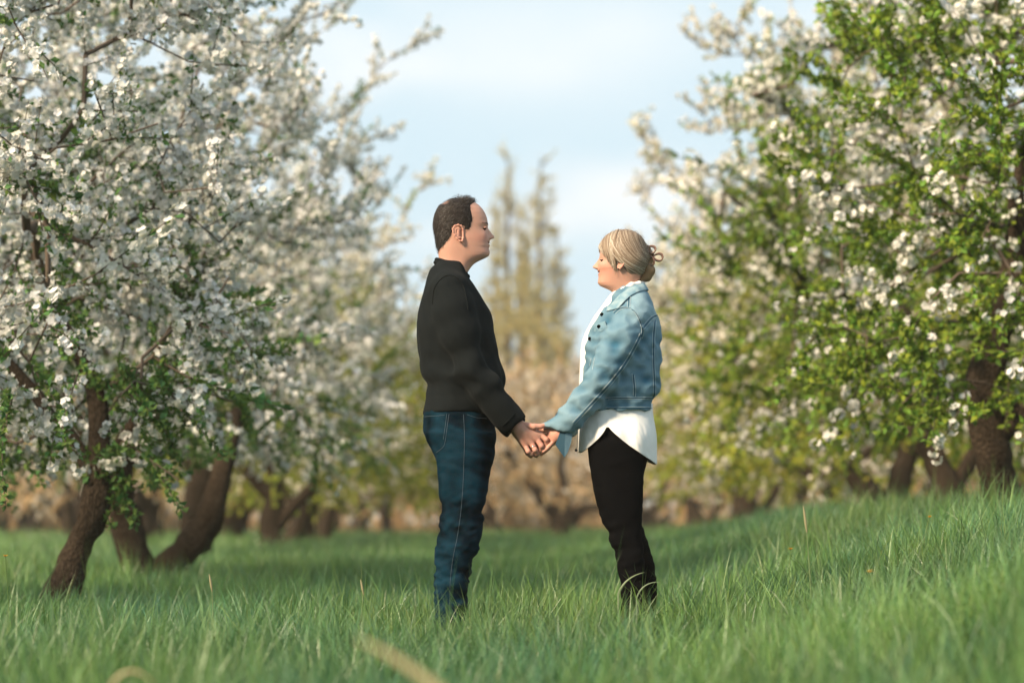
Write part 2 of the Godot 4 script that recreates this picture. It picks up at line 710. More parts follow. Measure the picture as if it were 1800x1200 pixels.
# ---------------------------------------------------------------- ground and grass
func make_ground() -> void:
	var xs := PackedFloat32Array()
	var zs := PackedFloat32Array()
	for v in [-900, -500, -250, -120, -60, -40]:
		xs.append(v)
	var x := -30.0
	while x <= 30.0:
		xs.append(x); x += 0.6
	for v in [40, 60, 120, 250, 500, 900]:
		xs.append(v)
	for v in [300, 120, 60, 30]:
		zs.append(v)
	var z := 18.0
	while z >= -70.0:
		zs.append(z); z -= 0.6
	for v in [-85, -110, -150, -220, -400, -700, -1200, -1800]:
		zs.append(v)
	var mb := MB.new()
	for i in zs.size():
		for j in xs.size():
			mb.vert(Vector3(xs[j], ground_height(xs[j], zs[i]), zs[i]), Vector3.ZERO, Color.WHITE)
	for i in zs.size() - 1:
		for j in xs.size() - 1:
			var a := i * xs.size() + j
			var b := a + xs.size()
			mb.ix.append_array(PackedInt32Array([a, b, a + 1, a + 1, b, b + 1]))
	mb.smooth_from(0, 0)
	var g := part("ground", mb.mesh(mat.soil), self)
	g.set_meta("kind", "structure")

func tuft_mesh(blades: int, spread: float, h_lo: float, h_hi: float, width: float, segs: int) -> ArrayMesh:
	var mb := MB.new()
	for i in blades:
		var a := rng.randf() * TAU
		var r := sqrt(rng.randf()) * spread
		var p := Vector3(cos(a) * r, -0.02, sin(a) * r)
		var h := rng.randf_range(h_lo, h_hi)
		var lean_a := rng.randf() * 2.6 + 5.0 * noise.get_noise_2d(p.x * 350.0 + blades, p.z * 350.0)
		h *= 1.0 + 0.6 * noise.get_noise_2d(p.x * 420.0 + 900.0, p.z * 420.0 + width * 1e5)
		var lean := Vector3(cos(lean_a), 0, sin(lean_a))
		var bend := rng.randf_range(0.12, 0.75) * h
		var face := rng.randf() * TAU
		var side := Vector3(cos(face), 0, sin(face))
		var w := width * rng.randf_range(0.7, 1.25) * 0.5
		var shade := rng.randf_range(0.6, 1.1)
		var col := Color(shade * rng.randf_range(0.8, 1.25), shade, shade * rng.randf_range(0.75, 1.15))
		if rng.randf() < 0.02:
			col = Color(1.0, 0.74, 0.52)
		if rng.randf() < 0.025:
			h *= 1.5
			bend *= 1.3
		var prev_l := p - side * w
		var prev_r := p + side * w
		for s in segs:
			var t := float(s + 1) / segs
			var q := p + Vector3(0, h * (t - 0.25 * t * t * bend / h), 0) + lean * bend * t * t
			var ww := w * (1.0 - t * t)
			var l := q - side * ww
			var rr := q + side * ww
			if s == segs - 1:
				mb.tri_flat(prev_l, q, prev_r, col)
			else:
				mb.quad_flat(prev_l, l, rr, prev_r, col)
			prev_l = l; prev_r = rr
	return mb.mesh(mat.grass)

func make_grass() -> void:
	var meadow := Node3D.new()
	meadow.name = "meadow_grass"
	add_child(meadow)
	meadow.set_meta("kind", "stuff")
	meadow.set_meta("label", "long uncut green meadow grass covering the orchard ground")
	meadow.set_meta("category", "grass")
	# [variants, near, far, tufts per square metre, blades, spread, h_lo, h_hi, width, segments]
	var zones := [
		[6, 3.4, 8.2, 9.6, 290, 0.33, 0.09, 0.23, 0.0046, 4],
		[6, 8.2, 15.0, 9.6, 290, 0.33, 0.08, 0.21, 0.0048, 4],
		[5, 15.0, 27.0, 4.4, 340, 0.52, 0.09, 0.24, 0.0070, 3],
		[5, 27.0, 64.0, 1.5, 400, 0.90, 0.10, 0.26, 0.0125, 2],
	]
	for zn in zones:
		var meshes := []
		var places := []
		var tints := []
		for v in zn[0]:
			meshes.append(tuft_mesh(zn[4], zn[5], zn[6], zn[7], zn[8], zn[9]))
			var pl: Array[Transform3D] = []
			places.append(pl)
			tints.append(PackedColorArray())
		var near: float = zn[1]
		var far: float = zn[2]
		var half_near := 0.2155 * near + 1.3
		var half_far := 0.2155 * far + 1.3
		var area := (half_near + half_far) * (far - near)
		for i in int(area * zn[3]):
			# uniform in the trapezoid
			var u := rng.randf()
			var d := (-half_near + sqrt(half_near * half_near + u * (half_far * half_far - half_near * half_near))) / (half_far - half_near) * (far - near) + near
			var hw := lerpf(half_near, half_far, (d - near) / (far - near))
			var x := rng.randf_range(-hw, hw)
			var y := ground_height(x, -d)
			var patch := noise.get_noise_2d(x * 90.0, d * 90.0)
			var patch2 := noise.get_noise_2d(x * 30.0 + 500.0, d * 30.0)
			var s := rng.randf_range(0.7, 1.25) * (1.0 + 0.55 * patch)
			var sx := (ground_height(x + 0.3, -d) - ground_height(x - 0.3, -d)) / 0.6
			var sz := (ground_height(x, -d + 0.3) - ground_height(x, -d - 0.3)) / 0.6
			var basis := Basis(Vector3(1, sx, 0), Vector3.UP, Vector3(0, sz, 1)) * Basis(Vector3.UP, rng.randf() * TAU)
			var which: int = rng.randi() % int(zn[0])
			places[which].append(Transform3D(basis * Basis.from_scale(Vector3(1, s, 1)), Vector3(x, y, -d)))
			var b := (1.0 + 0.55 * patch2 + 0.25 * patch) * rng.randf_range(0.88, 1.12)
			var warm := clampf(0.5 + patch * 1.5 + rng.randf_range(-0.25, 0.25), 0.0, 1.0)
			var col := Color(0.086, 0.210, 0.118).lerp(Color(0.160, 0.270, 0.088), warm)
			tints[which].append(Color(col.r * b, col.g * b, col.b * b))
		for v in zn[0]:
			scatter("grass_tufts", meshes[v], places[v], tints[v], meadow)

# ---------------------------------------------------------------- trees
func add_flower(mb: MB, at_p: Vector3, dir: Vector3, r: float, tint: Color) -> void:
	var s := dir.cross(Vector3(0.2, 0.3, 0.9)).normalized()
	var o := dir.cross(s)
	var cup := rng.randf_range(0.1, 0.6) * r
	var turn := rng.randf() * TAU
	var w0 := rng.randf_range(0.90, 1.03)
	for p in 5:
		var a := turn + TAU * p / 5.0
		var u := s * cos(a) + o * sin(a)
		var w := (o * cos(a) - s * sin(a)) * r * 0.46
		var mid := at_p + u * r * 0.62 + dir * cup * 0.45
		var tip := at_p + u * r + dir * cup
		var k := w0 * rng.randf_range(0.95, 1.0)
		var col := Color(tint.r * k, tint.g * k * rng.randf_range(0.97, 1.0), tint.b * k * rng.randf_range(0.96, 1.0))
		mb.tri_flat(at_p, mid - w * 1.1, tip, col)
		mb.tri_flat(at_p, tip, mid + w * 1.1, col)

func add_leaf(mb: MB, at_p: Vector3, dir: Vector3, r: float, tint: Color) -> void:
	var s := dir.cross(Vector3(rng.randf_range(-1, 1), rng.randf_range(-1, 1), rng.randf_range(-1, 1))).normalized()
	var up := s.cross(dir)
	var tip := at_p + dir * r - up * r * 0.15
	var ml := at_p + dir * r * 0.5 + s * r * 0.28 + up * r * 0.09
	var mr := at_p + dir * r * 0.5 - s * r * 0.28 + up * r * 0.09
	var mid := at_p + dir * r * 0.52
	var k := rng.randf_range(0.7, 1.25)
	var yel := rng.randf()
	var col := Color(tint.r * k * lerpf(0.8, 1.35, yel), tint.g * k, tint.b * k * lerpf(1.25, 0.8, yel))
	mb.tri_flat(at_p, ml, mid, col); mb.tri_flat(ml, tip, mid, col)
	mb.tri_flat(at_p, mid, mr, col); mb.tri_flat(mid, tip, mr, col)

func around() -> Vector3:
	return Vector3(rng.randf_range(-1, 1), rng.randf_range(-1, 1), rng.randf_range(-1, 1))

# one flowering or leafy shoot, 0.26 m long, growing along +y
func spray_mesh(clusters: int, flowers_each: int, tufts: int, leaves_each: int, leaf_len: float, petal: Color, green: Color, bark: Color) -> ArrayMesh:
	var mb := MB.new()
	var bend := around() * 0.03
	bend.y = 0.0
	var h := 0.26
	mb.stick(Vector3.ZERO, Vector3(0, h * 0.5, 0) + bend * 0.5, 0.0036, 0.0027, 3, bark)
	mb.stick(Vector3(0, h * 0.5, 0) + bend * 0.5, Vector3(0, h, 0) + bend * 1.6, 0.0027, 0.0014, 3, bark)
	for c in clusters:
		var t := (c + rng.randf()) / clusters
		var p := Vector3(0, h * t, 0) + bend * t * t * 1.6
		var side := around()
		side.y = absf(side.y) * 0.4
		p += side.normalized() * rng.randf_range(0.008, 0.035)
		for f in flowers_each:
			var dir := (around() + Vector3(side.x, 0.5, side.z) * 0.7).normalized()
			add_flower(mb, p + dir * rng.randf_range(0.008, 0.022), dir, rng.randf_range(0.0125, 0.0180), petal)
	for c in tufts:
		var t := (c + rng.randf()) / tufts
		var p := Vector3(0, h * t, 0) + bend * t * t * 1.6
		for f in leaves_each:
			add_leaf(mb, p + around() * 0.008, (around() + Vector3(0, 0.45, 0)).normalized(), leaf_len * rng.randf_range(0.6, 1.2), green)
	return mb.mesh(mat.petal)

# palettes of sprays: [flowering..., mixed..., leafy...], three of each
var sprays := {}

func make_sprays() -> void:
	rng.seed = 77
	var twig := Color(0.125, 0.097, 0.075)
	for q in [["white", Color(0.81, 0.81, 0.805), Color(0.105, 0.205, 0.055), twig], ["cream", Color(0.82, 0.775, 0.695), Color(0.290, 0.345, 0.050), twig], ["green", Color(0.78, 0.77, 0.74), Color(0.150, 0.245, 0.032), twig],
			["tan", Color(0.78, 0.71, 0.63), Color(0.56, 0.430, 0.235), twig], ["olive", Color(0.8, 0.8, 0.7), Color(0.46, 0.43, 0.195), twig]]:  # tan leaves: bronze buds, brightened to carry the far rows' warm glow in colour
		var set_of := []
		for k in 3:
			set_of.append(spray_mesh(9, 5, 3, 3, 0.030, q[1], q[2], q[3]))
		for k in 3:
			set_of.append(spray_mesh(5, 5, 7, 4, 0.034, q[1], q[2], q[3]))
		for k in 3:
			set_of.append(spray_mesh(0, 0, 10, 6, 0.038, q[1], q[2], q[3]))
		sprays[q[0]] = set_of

# spec: base, stems (arrays of [Vector3, radius]), centre, radii, targets, bloom, leafy, petal, green, bark, size, shoots, seed
func make_tree(called: String, label: String, category: String, spec: Dictionary, group := "") -> Node3D:
	rng.seed = spec.seed
	var base: Vector3 = spec.base
	var root := thing(called, base, label, category, group)
	var trunk := MB.new()
	var twigs := MB.new()
	var limbs := []
	var bark: Color = spec.bark
	var pos := PackedVector3Array()
	var par := PackedInt32Array()
	var fixed := PackedFloat32Array()
	var open := PackedInt32Array()   # nodes that may branch
	for given in spec.stems:
		var first := pos.size()
		# every stem runs on, thinning, into the crown
		var stem: Array = given.duplicate()
		var tip: Vector3 = stem[stem.size() - 1][0]
		var tip_r: float = stem[stem.size() - 1][1]
		var on: Vector3 = (tip - stem[stem.size() - 2][0]).normalized() * 0.35 + Vector3(rng.randf_range(-0.3, 0.3), 0.35, rng.randf_range(-0.3, 0.3))
		stem.append([tip + on * 0.6, tip_r * 0.6])
		stem.append([tip + on * 1.1 + Vector3(rng.randf_range(-0.3, 0.3), 0.05, rng.randf_range(-0.3, 0.3)), tip_r * 0.25])
		var pts := PackedVector3Array()
		var rad := PackedFloat32Array()
		# a smooth curve through the stem's points
		for i in stem.size() - 1:
			var p0: Vector3 = stem[maxi(i - 1, 0)][0]
			var p1: Vector3 = stem[i][0]
			var p2: Vector3 = stem[i + 1][0]
			var p3: Vector3 = stem[mini(i + 2, stem.size() - 1)][0]
			for s in 5:
				var t := s / 5.0
				pts.append(p1.cubic_interpolate(p2, p0, p3, t))
				rad.append(lerpf(stem[i][1], stem[i + 1][1], t))
		pts.append(stem[stem.size() - 1][0]); rad.append(stem[stem.size() - 1][1])
		for i in pts.size():
			if i > 0:
				pts[i] += Vector3(rng.randf_range(-1, 1), rng.randf_range(-0.5, 0.5), rng.randf_range(-1, 1)) * rad[i] * 0.16
		var stem_mesh := trunk if first == 0 else MB.new()
		stem_mesh.tube(pts, rad, 14 if rad[0] > 0.06 else 9, bark, 0.22, noise)
		if first > 0:
			limbs.append(stem_mesh)
		for i in pts.size():
			var near := -1
			if i == 0 and first > 0:
				var best := 1e9
				for q in first:
					var dd := pos[q].distance_squared_to(pts[0])
					if dd < best:
						best = dd; near = q
			pos.append(pts[i]); par.append(pos.size() - 2 if i > 0 else near); fixed.append(rad[i])
			if i > pts.size() * 0.42:
				open.append(pos.size() - 1)
	var stem_nodes := pos.size()
	var centre: Vector3 = spec.centre
	var radii: Vector3 = spec.radii
	var targets := []
	for i in int(spec.targets):
		var u := Vector3(rng.randfn(), rng.randfn(), rng.randfn()).normalized()
		var r := pow(rng.randf(), 0.27)
		var lump := 1.0 + 0.22 * noise.get_noise_3d(u.x * 130.0 + spec.seed * 31.0, u.y * 130.0, u.z * 130.0)
		var full := 1.0 / sqrt(1.0 - 0.72 * u.y * u.y) if u.y < 0.0 else 1.0
		var t := centre + u * radii * Vector3(full, 1.0, full) * r * lump
		if t.y > spec.get("floor", 0.55):
			targets.append(t)
	for i in int(spec.get("skirt", 0)):
		var a := rng.randf() * TAU
		var low := rng.randf_range(0.35, 0.95)
		var r := rng.randf_range(0.55, 1.02)
		var t := centre + Vector3(cos(a) * r, -low, sin(a) * r) * radii
		if t.y > spec.get("floor", 0.55) - 0.1:
			targets.append(t)
	var reach: Array = spec.get("reach", [])
	var top: Vector3 = pos[stem_nodes - 1]
	targets.sort_custom(func(p, q): return p.distance_squared_to(top) < q.distance_squared_to(top))
	targets.append_array(reach)
	for t: Vector3 in targets:
		var best := 1e9
		var near := open[0]
		for q in open:
			var dd := pos[q].distance_squared_to(t)
			if dd < best:
				best = dd; near = q
		var p0 := pos[near]
		var length := p0.distance_to(t)
		if length < 0.1:
			continue
		var grow := (p0 - pos[par[near]]).normalized() if par[near] >= 0 else Vector3.UP
		var p1 := p0 + (grow * 0.5 + (t - p0).normalized() * 0.6 + Vector3(0, 0.22, 0)) * length * 0.4
		var steps := clampi(int(length / 0.2), 1, 9)
		var last := near
		for s in steps:
			var f := float(s + 1) / steps
			var q := p0.lerp(p1, f).lerp(p1.lerp(t, f), f)
			q += Vector3(rng.randf_range(-1, 1), rng.randf_range(-1, 1), rng.randf_range(-1, 1)) * 0.025 * length * (1.0 - f)
			pos.append(q); par.append(last); fixed.append(0.0)
			last = pos.size() - 1
			open.append(last)
	# thickness: each limb carries what grows from it
	var size: float = spec.get("size", 1.0)
	var sum := PackedFloat32Array()
	sum.resize(pos.size())
	var radius := PackedFloat32Array()
	radius.resize(pos.size())
	var i := pos.size() - 1
	while i >= 0:
		var r := 0.0045 * size
		if sum[i] > 0.0:
			r = maxf(r, pow(sum[i], 1.0 / 1.95))
		radius[i] = maxf(fixed[i], r) if i < stem_nodes else r
		if par[i] >= 0:
			sum[par[i]] += pow(r, 1.95)
		i -= 1
	for q in range(stem_nodes, pos.size()):
		var r1 := radius[q]
		var r0 := minf(radius[par[q]], r1 * 1.35)
		twigs.stick(pos[par[q]], pos[q], r0, r1, 8 if r1 > 0.03 else 5 if r1 > 0.012 else 4, bark)
	# shoots with leaves and flowers
	var bloom: float = spec.bloom
	var leafy: float = spec.leafy
	var kinds: Array = sprays[spec.palette]
	var places := []
	var tints := []
	for q in kinds.size():
		var a1: Array[Transform3D] = []
		places.append(a1)
		tints.append(PackedColorArray())
	var per: int = spec.get("shoots", 3)
	var cs: float = spec.get("cluster", 1.0)
	for q in range(stem_nodes / 3, pos.size()):
		if q < stem_nodes and fixed[q] > 0.05:
			continue
		if radius[q] > 0.055 * size:
			continue
		var away := ((pos[q] - centre) / radii)
		var out := away.length()
		var outward := away.normalized()
		var here := clampf(0.5 + 0.5 * away.y, 0.0, 1.0)
		for s in per:
			var dir := (outward * 0.7 + Vector3(0, 0.35 if away.y > -0.25 else -0.2, 0) + around() * 0.95).normalized()
			var p := pos[q].lerp(pos[par[q]], rng.randf()) if par[q] >= 0 else pos[q]
			var k := rng.randf_range(0.75, 1.25) * cs
			var stretch := 1.0
			if out > 0.85 and rng.randf() < 0.09:
				stretch = rng.randf_range(1.4, 1.9)
				dir = (dir + Vector3(0, 0.6, 0)).normalized()
			var patch := noise.get_noise_3d(p.x * 110.0 + spec.seed * 7.0, p.y * 110.0, p.z * 110.0)
			var pb := bloom * (0.20 + 1.0 * smoothstep(0.06, 0.50, here - spec.get("green_to", 0.0))) * (1.0 + 1.0 * patch) * (0.6 + 0.45 * minf(out, 1.1))
			var kind := -1
			var roll := rng.randf()
			if roll < pb * 0.62:
				kind = 0
			elif roll < pb:
				kind = 1
			elif rng.randf() < leafy:
				kind = 2
			if kind < 0 or (out < 0.5 and rng.randf() < 0.4):
				continue
			var which := kind * 3 + rng.randi() % 3
			var side := dir.cross(around()).normalized()
			var basis := Basis(side, dir, side.cross(dir)).scaled_local(Vector3(k, k * stretch, k))
			places[which].append(Transform3D(basis, p))
			var w := rng.randf_range(0.86, 1.08) if kind < 2 else rng.randf_range(0.75, 1.25)
			tints[which].append(Color(w, w, w * rng.randf_range(0.95, 1.03)))
	part("trunk", trunk.mesh(mat.bark), root)
	for l in limbs:
		part("limb", l.mesh(mat.bark), root)
	if twigs.v.size():
		part("branches", twigs.mesh(mat.twig), root).set_meta("kind", "stuff")
	for q in kinds.size():
		if places[q].size():
			scatter("blossoms" if q < 6 else "leaves", kinds[q], places[q], tints[q], root)
	return root

func tree_base(px: float, d: float) -> Vector3:
	var x := ray_x(px, d)
	return Vector3(x, ground_height(x, -d) - 0.03, -d)

func V(x: float, y: float, z := 0.0) -> Vector3:
	return Vector3(x, y, z)

func make_trees() -> void:
	make_sprays()
	var bark := Color(0.125, 0.097, 0.075)
	# --- the row on the left
	make_tree("apple_tree", "white blossoming apple tree with one short trunk leaning sharply over the grass", "tree", {
		"palette": "white", "seed": 101, "base": tree_base(100, 12.3), "bark": bark,
		"stems": [[[V(-0.02, -0.05), 0.125], [V(0.02, 0.1), 0.098], [V(0.12, 0.38), 0.076], [V(0.22, 0.7), 0.066], [V(0.15, 1.2, -0.2), 0.05]],
			[[V(0.2, 0.72), 0.045], [V(0.45, 1.2, -0.3), 0.035], [V(0.55, 1.6, -0.5), 0.025]],
			[[V(0.2, 0.75), 0.045], [V(-0.2, 1.2, -0.4), 0.036], [V(-0.7, 1.7, -0.6), 0.025]]],
		"centre": V(-0.60, 2.33), "radii": V(1.62, 2.03, 1.8), "targets": 470, "shoots": 3, "skirt": 95, "floor": 0.8, "bloom": 0.9, "leafy": 0.75, "cluster": 1.12}, "apple trees along the avenue")
	make_tree("apple_tree", "white blossoming apple tree dividing at the grass into two thick dark stems", "tree", {
		"palette": "white", "seed": 102, "base": tree_base(262, 17.3), "bark": bark,
		"stems": [[[V(-0.04, -0.05), 0.16], [V(-0.08, 0.2), 0.135], [V(-0.17, 0.55), 0.115], [V(-0.22, 0.85), 0.1], [V(-0.05, 1.35), 0.085]],
			[[V(0.06, 0.0), 0.14], [V(0.22, 0.25), 0.12], [V(0.42, 0.5), 0.11], [V(0.52, 0.9, -0.1), 0.08], [V(0.6, 1.4, -0.4), 0.045]],
			[[V(-0.2, 0.8), 0.07], [V(-0.55, 1.3, 0.1), 0.05], [V(-0.9, 1.9, 0.3), 0.035]]],
		"centre": V(-0.35, 2.73), "radii": V(1.75, 2.28, 1.9), "targets": 470, "reach": [V(1.35, 4.20, 0.30), V(1.00, 4.70, 0.40)], "shoots": 3, "skirt": 80, "floor": 0.98, "bloom": 0.94, "leafy": 0.70, "cluster": 1.15}, "apple trees along the avenue")
	make_tree("apple_tree", "tall white blossoming apple tree with a single thick upright trunk behind the two-stemmed tree", "tree", {
		"palette": "white", "seed": 103, "base": tree_base(345, 26.0), "bark": bark,
		"stems": [[[V(0, -0.05), 0.24], [V(0.0, 0.25), 0.19], [V(0.02, 0.7), 0.16], [V(0.12, 1.2), 0.14], [V(0.1, 1.9), 0.1]],
			[[V(0.05, 1.0), 0.09], [V(0.6, 1.6, 0.1), 0.065], [V(1.1, 2.4, 0.2), 0.04]],
			[[V(0.0, 1.1), 0.09], [V(-0.6, 1.7, -0.1), 0.065], [V(-1.1, 2.5, -0.2), 0.04]]],
		"centre": V(0.12, 3.13), "radii": V(2.2, 2.68, 2.2), "targets": 420, "reach": [V(2.00, 5.45, 0.30), V(2.45, 5.75, 0.40), V(1.75, 4.60, 0.50), V(2.15, 4.72, 0.50), V(1.30, 5.90, 0.00), V(1.65, 6.15, 0.10)], "skirt": 50, "floor": 1.1, "bloom": 0.98, "leafy": 0.70, "shoots": 3, "cluster": 1.15}, "apple trees along the avenue")
	make_tree("apple_tree", "cream blossoming apple tree whose pale trunk forks beside three other trunks", "tree", {
		"palette": "cream", "seed": 104, "base": tree_base(474, 32.5), "bark": bark,
		"stems": [[[V(0, -0.05), 0.2], [V(0.02, 0.3), 0.16], [V(0.05, 0.9), 0.14], [V(0.12, 1.5), 0.1]],
			[[V(0.03, 0.35), 0.10], [V(0.35, 0.75), 0.09], [V(0.75, 1.15, 0.1), 0.07], [V(1.2, 1.8, 0.1), 0.04]],
			[[V(0.05, 0.8), 0.08], [V(-0.5, 1.4, 0.1), 0.06], [V(-0.9, 2.0, 0.2), 0.04]]],
		"centre": V(0.05, 2.73), "radii": V(2.1, 2.48, 2.1), "targets": 330, "reach": [V(1.90, 4.90, 0.20), V(2.35, 5.15, 0.30)], "green_to": 0.28, "skirt": 40, "floor": 1.0, "bloom": 1.0, "leafy": 0.80, "cluster": 1.3}, "apple trees along the avenue")
	make_tree("apple_tree", "cream blossoming apple tree with a slanting trunk next to the forked pale one", "tree", {
		"palette": "cream", "seed": 105, "base": tree_base(512, 38.0), "bark": bark,
		"stems": [[[V(-0.06, -0.05), 0.2], [V(0.05, 0.3), 0.17], [V(0.3, 0.8), 0.15], [V(0.6, 1.4), 0.1]],
			[[V(0.2, 0.6), 0.09], [V(-0.3, 1.3), 0.07], [V(-0.7, 2.0, 0.2), 0.04]]],
		"centre": V(0.45, 2.53), "radii": V(2.2, 2.33, 2.1), "targets": 310, "green_to": 0.36, "floor": 0.8, "bloom": 0.80, "leafy": 0.85, "cluster": 1.4}, "apple trees along the avenue")
	make_tree("apple_tree", "yellow-green leafy apple tree with two close upright trunks beyond the slanting one", "tree", {
		"palette": "cream", "seed": 106, "base": tree_base(552, 43.0), "bark": bark,
		"stems": [[[V(-0.14, -0.05), 0.17], [V(-0.13, 0.4), 0.14], [V(-0.1, 0.9), 0.12], [V(-0.2, 1.6), 0.08]],
			[[V(0.16, -0.05), 0.17], [V(0.2, 0.4), 0.15], [V(0.4, 0.9), 0.12], [V(0.9, 1.35), 0.08], [V(1.5, 1.7), 0.05]]],
		"centre": V(0.5, 2.48), "radii": V(2.4, 2.28, 2.2), "targets": 300, "green_to": 0.46, "floor": 0.75, "bloom": 0.70, "leafy": 0.85, "cluster": 1.5}, "apple trees along the avenue")
	# --- the row on the right, on the bank
	make_tree("apple_tree", "leafy green apple tree with few blossoms and a thick black upright trunk on the bank", "tree", {
		"palette": "green", "seed": 201, "base": tree_base(1756, 14.0), "bark": bark,
		"stems": [[[V(0.02, -0.05), 0.15], [V(0.0, 0.2), 0.118], [V(-0.05, 0.5), 0.11], [V(-0.08, 0.9), 0.1], [V(0.1, 1.5), 0.08]],
			[[V(0.0, 0.55), 0.07], [V(0.45, 1.05), 0.05], [V(0.9, 1.7, 0.2), 0.035]]],
		"centre": V(0.45, 2.03), "radii": V(1.62, 2.13, 1.8), "targets": 390, "shoots": 3, "skirt": 110, "floor": 0.7, "bloom": 0.24, "leafy": 0.95, "cluster": 1.28}, "apple trees along the avenue")
	make_tree("apple_tree", "half blossoming apple tree with a pale trunk leaning to the avenue on the bank", "tree", {
		"palette": "green", "seed": 202, "base": tree_base(1662, 20.0), "bark": bark,
		"stems": [[[V(0.06, -0.05), 0.17], [V(0.03, 0.25), 0.125], [V(-0.08, 0.55), 0.11], [V(-0.25, 0.85), 0.09], [V(-0.3, 1.5), 0.07]],
			[[V(0.05, 0.3), 0.08], [V(0.3, 0.7), 0.06], [V(0.7, 1.4, 0.2), 0.04]],
			[[V(-0.2, 0.8), 0.07], [V(-0.8, 1.4, 0.2), 0.05], [V(-1.2, 2.0, 0.3), 0.035]]],
		"centre": V(-0.05, 2.53), "radii": V(1.85, 2.58, 2.0), "targets": 380, "reach": [V(-1.60, 4.50, 0.20), V(-1.75, 4.90, 0.20)], "shoots": 3, "green_to": 0.2, "skirt": 60, "floor": 0.8, "bloom": 0.55, "leafy": 0.90, "cluster": 1.3}, "apple trees along the avenue")
	make_tree("apple_tree", "cream blossoming apple tree with dark stems spread like a V below the bank's edge", "tree", {
		"palette": "cream", "seed": 203, "base": tree_base(1540, 25.5), "bark": bark,
		"stems": [[[V(0.05, -0.05), 0.22], [V(0.1, 0.2), 0.18], [V(-0.1, 0.5), 0.13], [V(-0.42, 0.85), 0.11], [V(-0.7, 1.5), 0.07]],
			[[V(0.1, 0.1), 0.17], [V(0.22, 0.5), 0.13], [V(0.35, 0.95), 0.11], [V(0.3, 1.6), 0.08]],
			[[V(0.3, 0.8), 0.07], [V(0.8, 1.4, 0.2), 0.05], [V(1.2, 2.0, 0.2), 0.035]]],
		"centre": V(-0.05, 2.78), "radii": V(2.15, 2.78, 2.2), "targets": 370, "reach": [V(-1.70, 5.15, 0.20), V(-2.05, 5.35, 0.30), V(-1.90, 4.50, 0.40), V(-1.40, 5.70, 0.20)], "shoots": 3, "green_to": 0.28, "skirt": 50, "floor": 0.65, "bloom": 0.82, "leafy": 0.80, "cluster": 1.38}, "apple trees along the avenue")
	make_tree("apple_tree", "cream blossoming apple tree with a slim pinkish straight trunk at the foot of the bank", "tree", {
		"palette": "cream", "seed": 204, "base": tree_base(1460, 31.0), "bark": bark,
		"stems": [[[V(0, -0.05), 0.17], [V(0, 0.3), 0.125], [V(-0.02, 0.8), 0.11], [V(-0.1, 1.5), 0.09]],
			[[V(0, 0.7), 0.08], [V(-0.6, 1.3), 0.06], [V(-1.2, 1.9, 0.2), 0.04]],
			[[V(0, 0.8), 0.08], [V(0.6, 1.4), 0.06], [V(1.1, 2.1, 0.2), 0.04]]],
		"centre": V(-0.2, 2.78), "radii": V(2.25, 2.58, 2.2), "targets": 350, "reach": [V(-2.20, 5.15, 0.20), V(-2.50, 5.40, 0.30), V(-2.45, 4.40, 0.20), V(-2.60, 3.70, 0.20)], "shoots": 3, "green_to": 0.2, "floor": 0.8, "bloom": 0.98, "leafy": 0.70, "cluster": 1.48}, "apple trees along the avenue")
	make_tree("apple_tree", "cream blossoming apple tree with a bowed trunk bending over to the avenue", "tree", {
		"palette": "cream", "seed": 205, "base": tree_base(1338, 38.0), "bark": bark,
		"stems": [[[V(0.05, -0.05), 0.2], [V(0.0, 0.3), 0.16], [V(-0.22, 0.75), 0.13], [V(-0.5, 1.1), 0.1], [V(-0.9, 1.45), 0.06]],
			[[V(-0.1, 0.5), 0.09], [V(0.3, 1.1), 0.07], [V(0.5, 1.9), 0.045]]],
		"centre": V(-0.25, 2.53), "radii": V(2.2, 2.33, 2.1), "targets": 320, "green_to": 0.28, "floor": 0.8, "bloom": 0.92, "leafy": 0.75, "cluster": 1.45}, "apple trees along the avenue")
	# --- far orchard: warm, thinly leaved trees
	var protos: Array[Node3D] = []
	var far_label := "thinly leaved tan orchard tree in the sunlit far rows"
	var far_group := "orchard trees in the far rows"
	var fp := tree_base(985, 51.0)
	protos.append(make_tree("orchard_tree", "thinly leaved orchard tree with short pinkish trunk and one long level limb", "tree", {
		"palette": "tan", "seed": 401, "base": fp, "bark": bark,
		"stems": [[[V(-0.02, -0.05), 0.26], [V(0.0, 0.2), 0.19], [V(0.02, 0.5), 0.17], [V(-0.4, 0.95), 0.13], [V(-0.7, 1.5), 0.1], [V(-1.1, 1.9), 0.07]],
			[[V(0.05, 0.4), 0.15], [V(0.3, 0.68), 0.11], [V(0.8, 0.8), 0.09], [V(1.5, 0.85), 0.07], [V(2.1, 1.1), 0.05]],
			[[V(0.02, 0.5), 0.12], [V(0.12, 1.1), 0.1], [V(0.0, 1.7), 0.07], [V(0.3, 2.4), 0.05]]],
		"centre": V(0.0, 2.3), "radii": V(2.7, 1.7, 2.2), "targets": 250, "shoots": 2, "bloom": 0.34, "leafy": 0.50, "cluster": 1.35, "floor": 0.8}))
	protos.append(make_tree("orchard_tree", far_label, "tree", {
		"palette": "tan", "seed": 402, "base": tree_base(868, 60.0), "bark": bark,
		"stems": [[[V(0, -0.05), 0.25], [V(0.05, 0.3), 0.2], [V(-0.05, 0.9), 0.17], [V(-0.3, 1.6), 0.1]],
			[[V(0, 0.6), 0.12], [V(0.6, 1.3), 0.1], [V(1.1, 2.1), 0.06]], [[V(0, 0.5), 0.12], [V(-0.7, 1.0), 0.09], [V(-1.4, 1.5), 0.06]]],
		"centre": V(0, 2.5), "radii": V(2.5, 1.9, 2.3), "targets": 230, "shoots": 2, "bloom": 0.40, "leafy": 0.50, "cluster": 1.5, "floor": 0.8}, far_group))
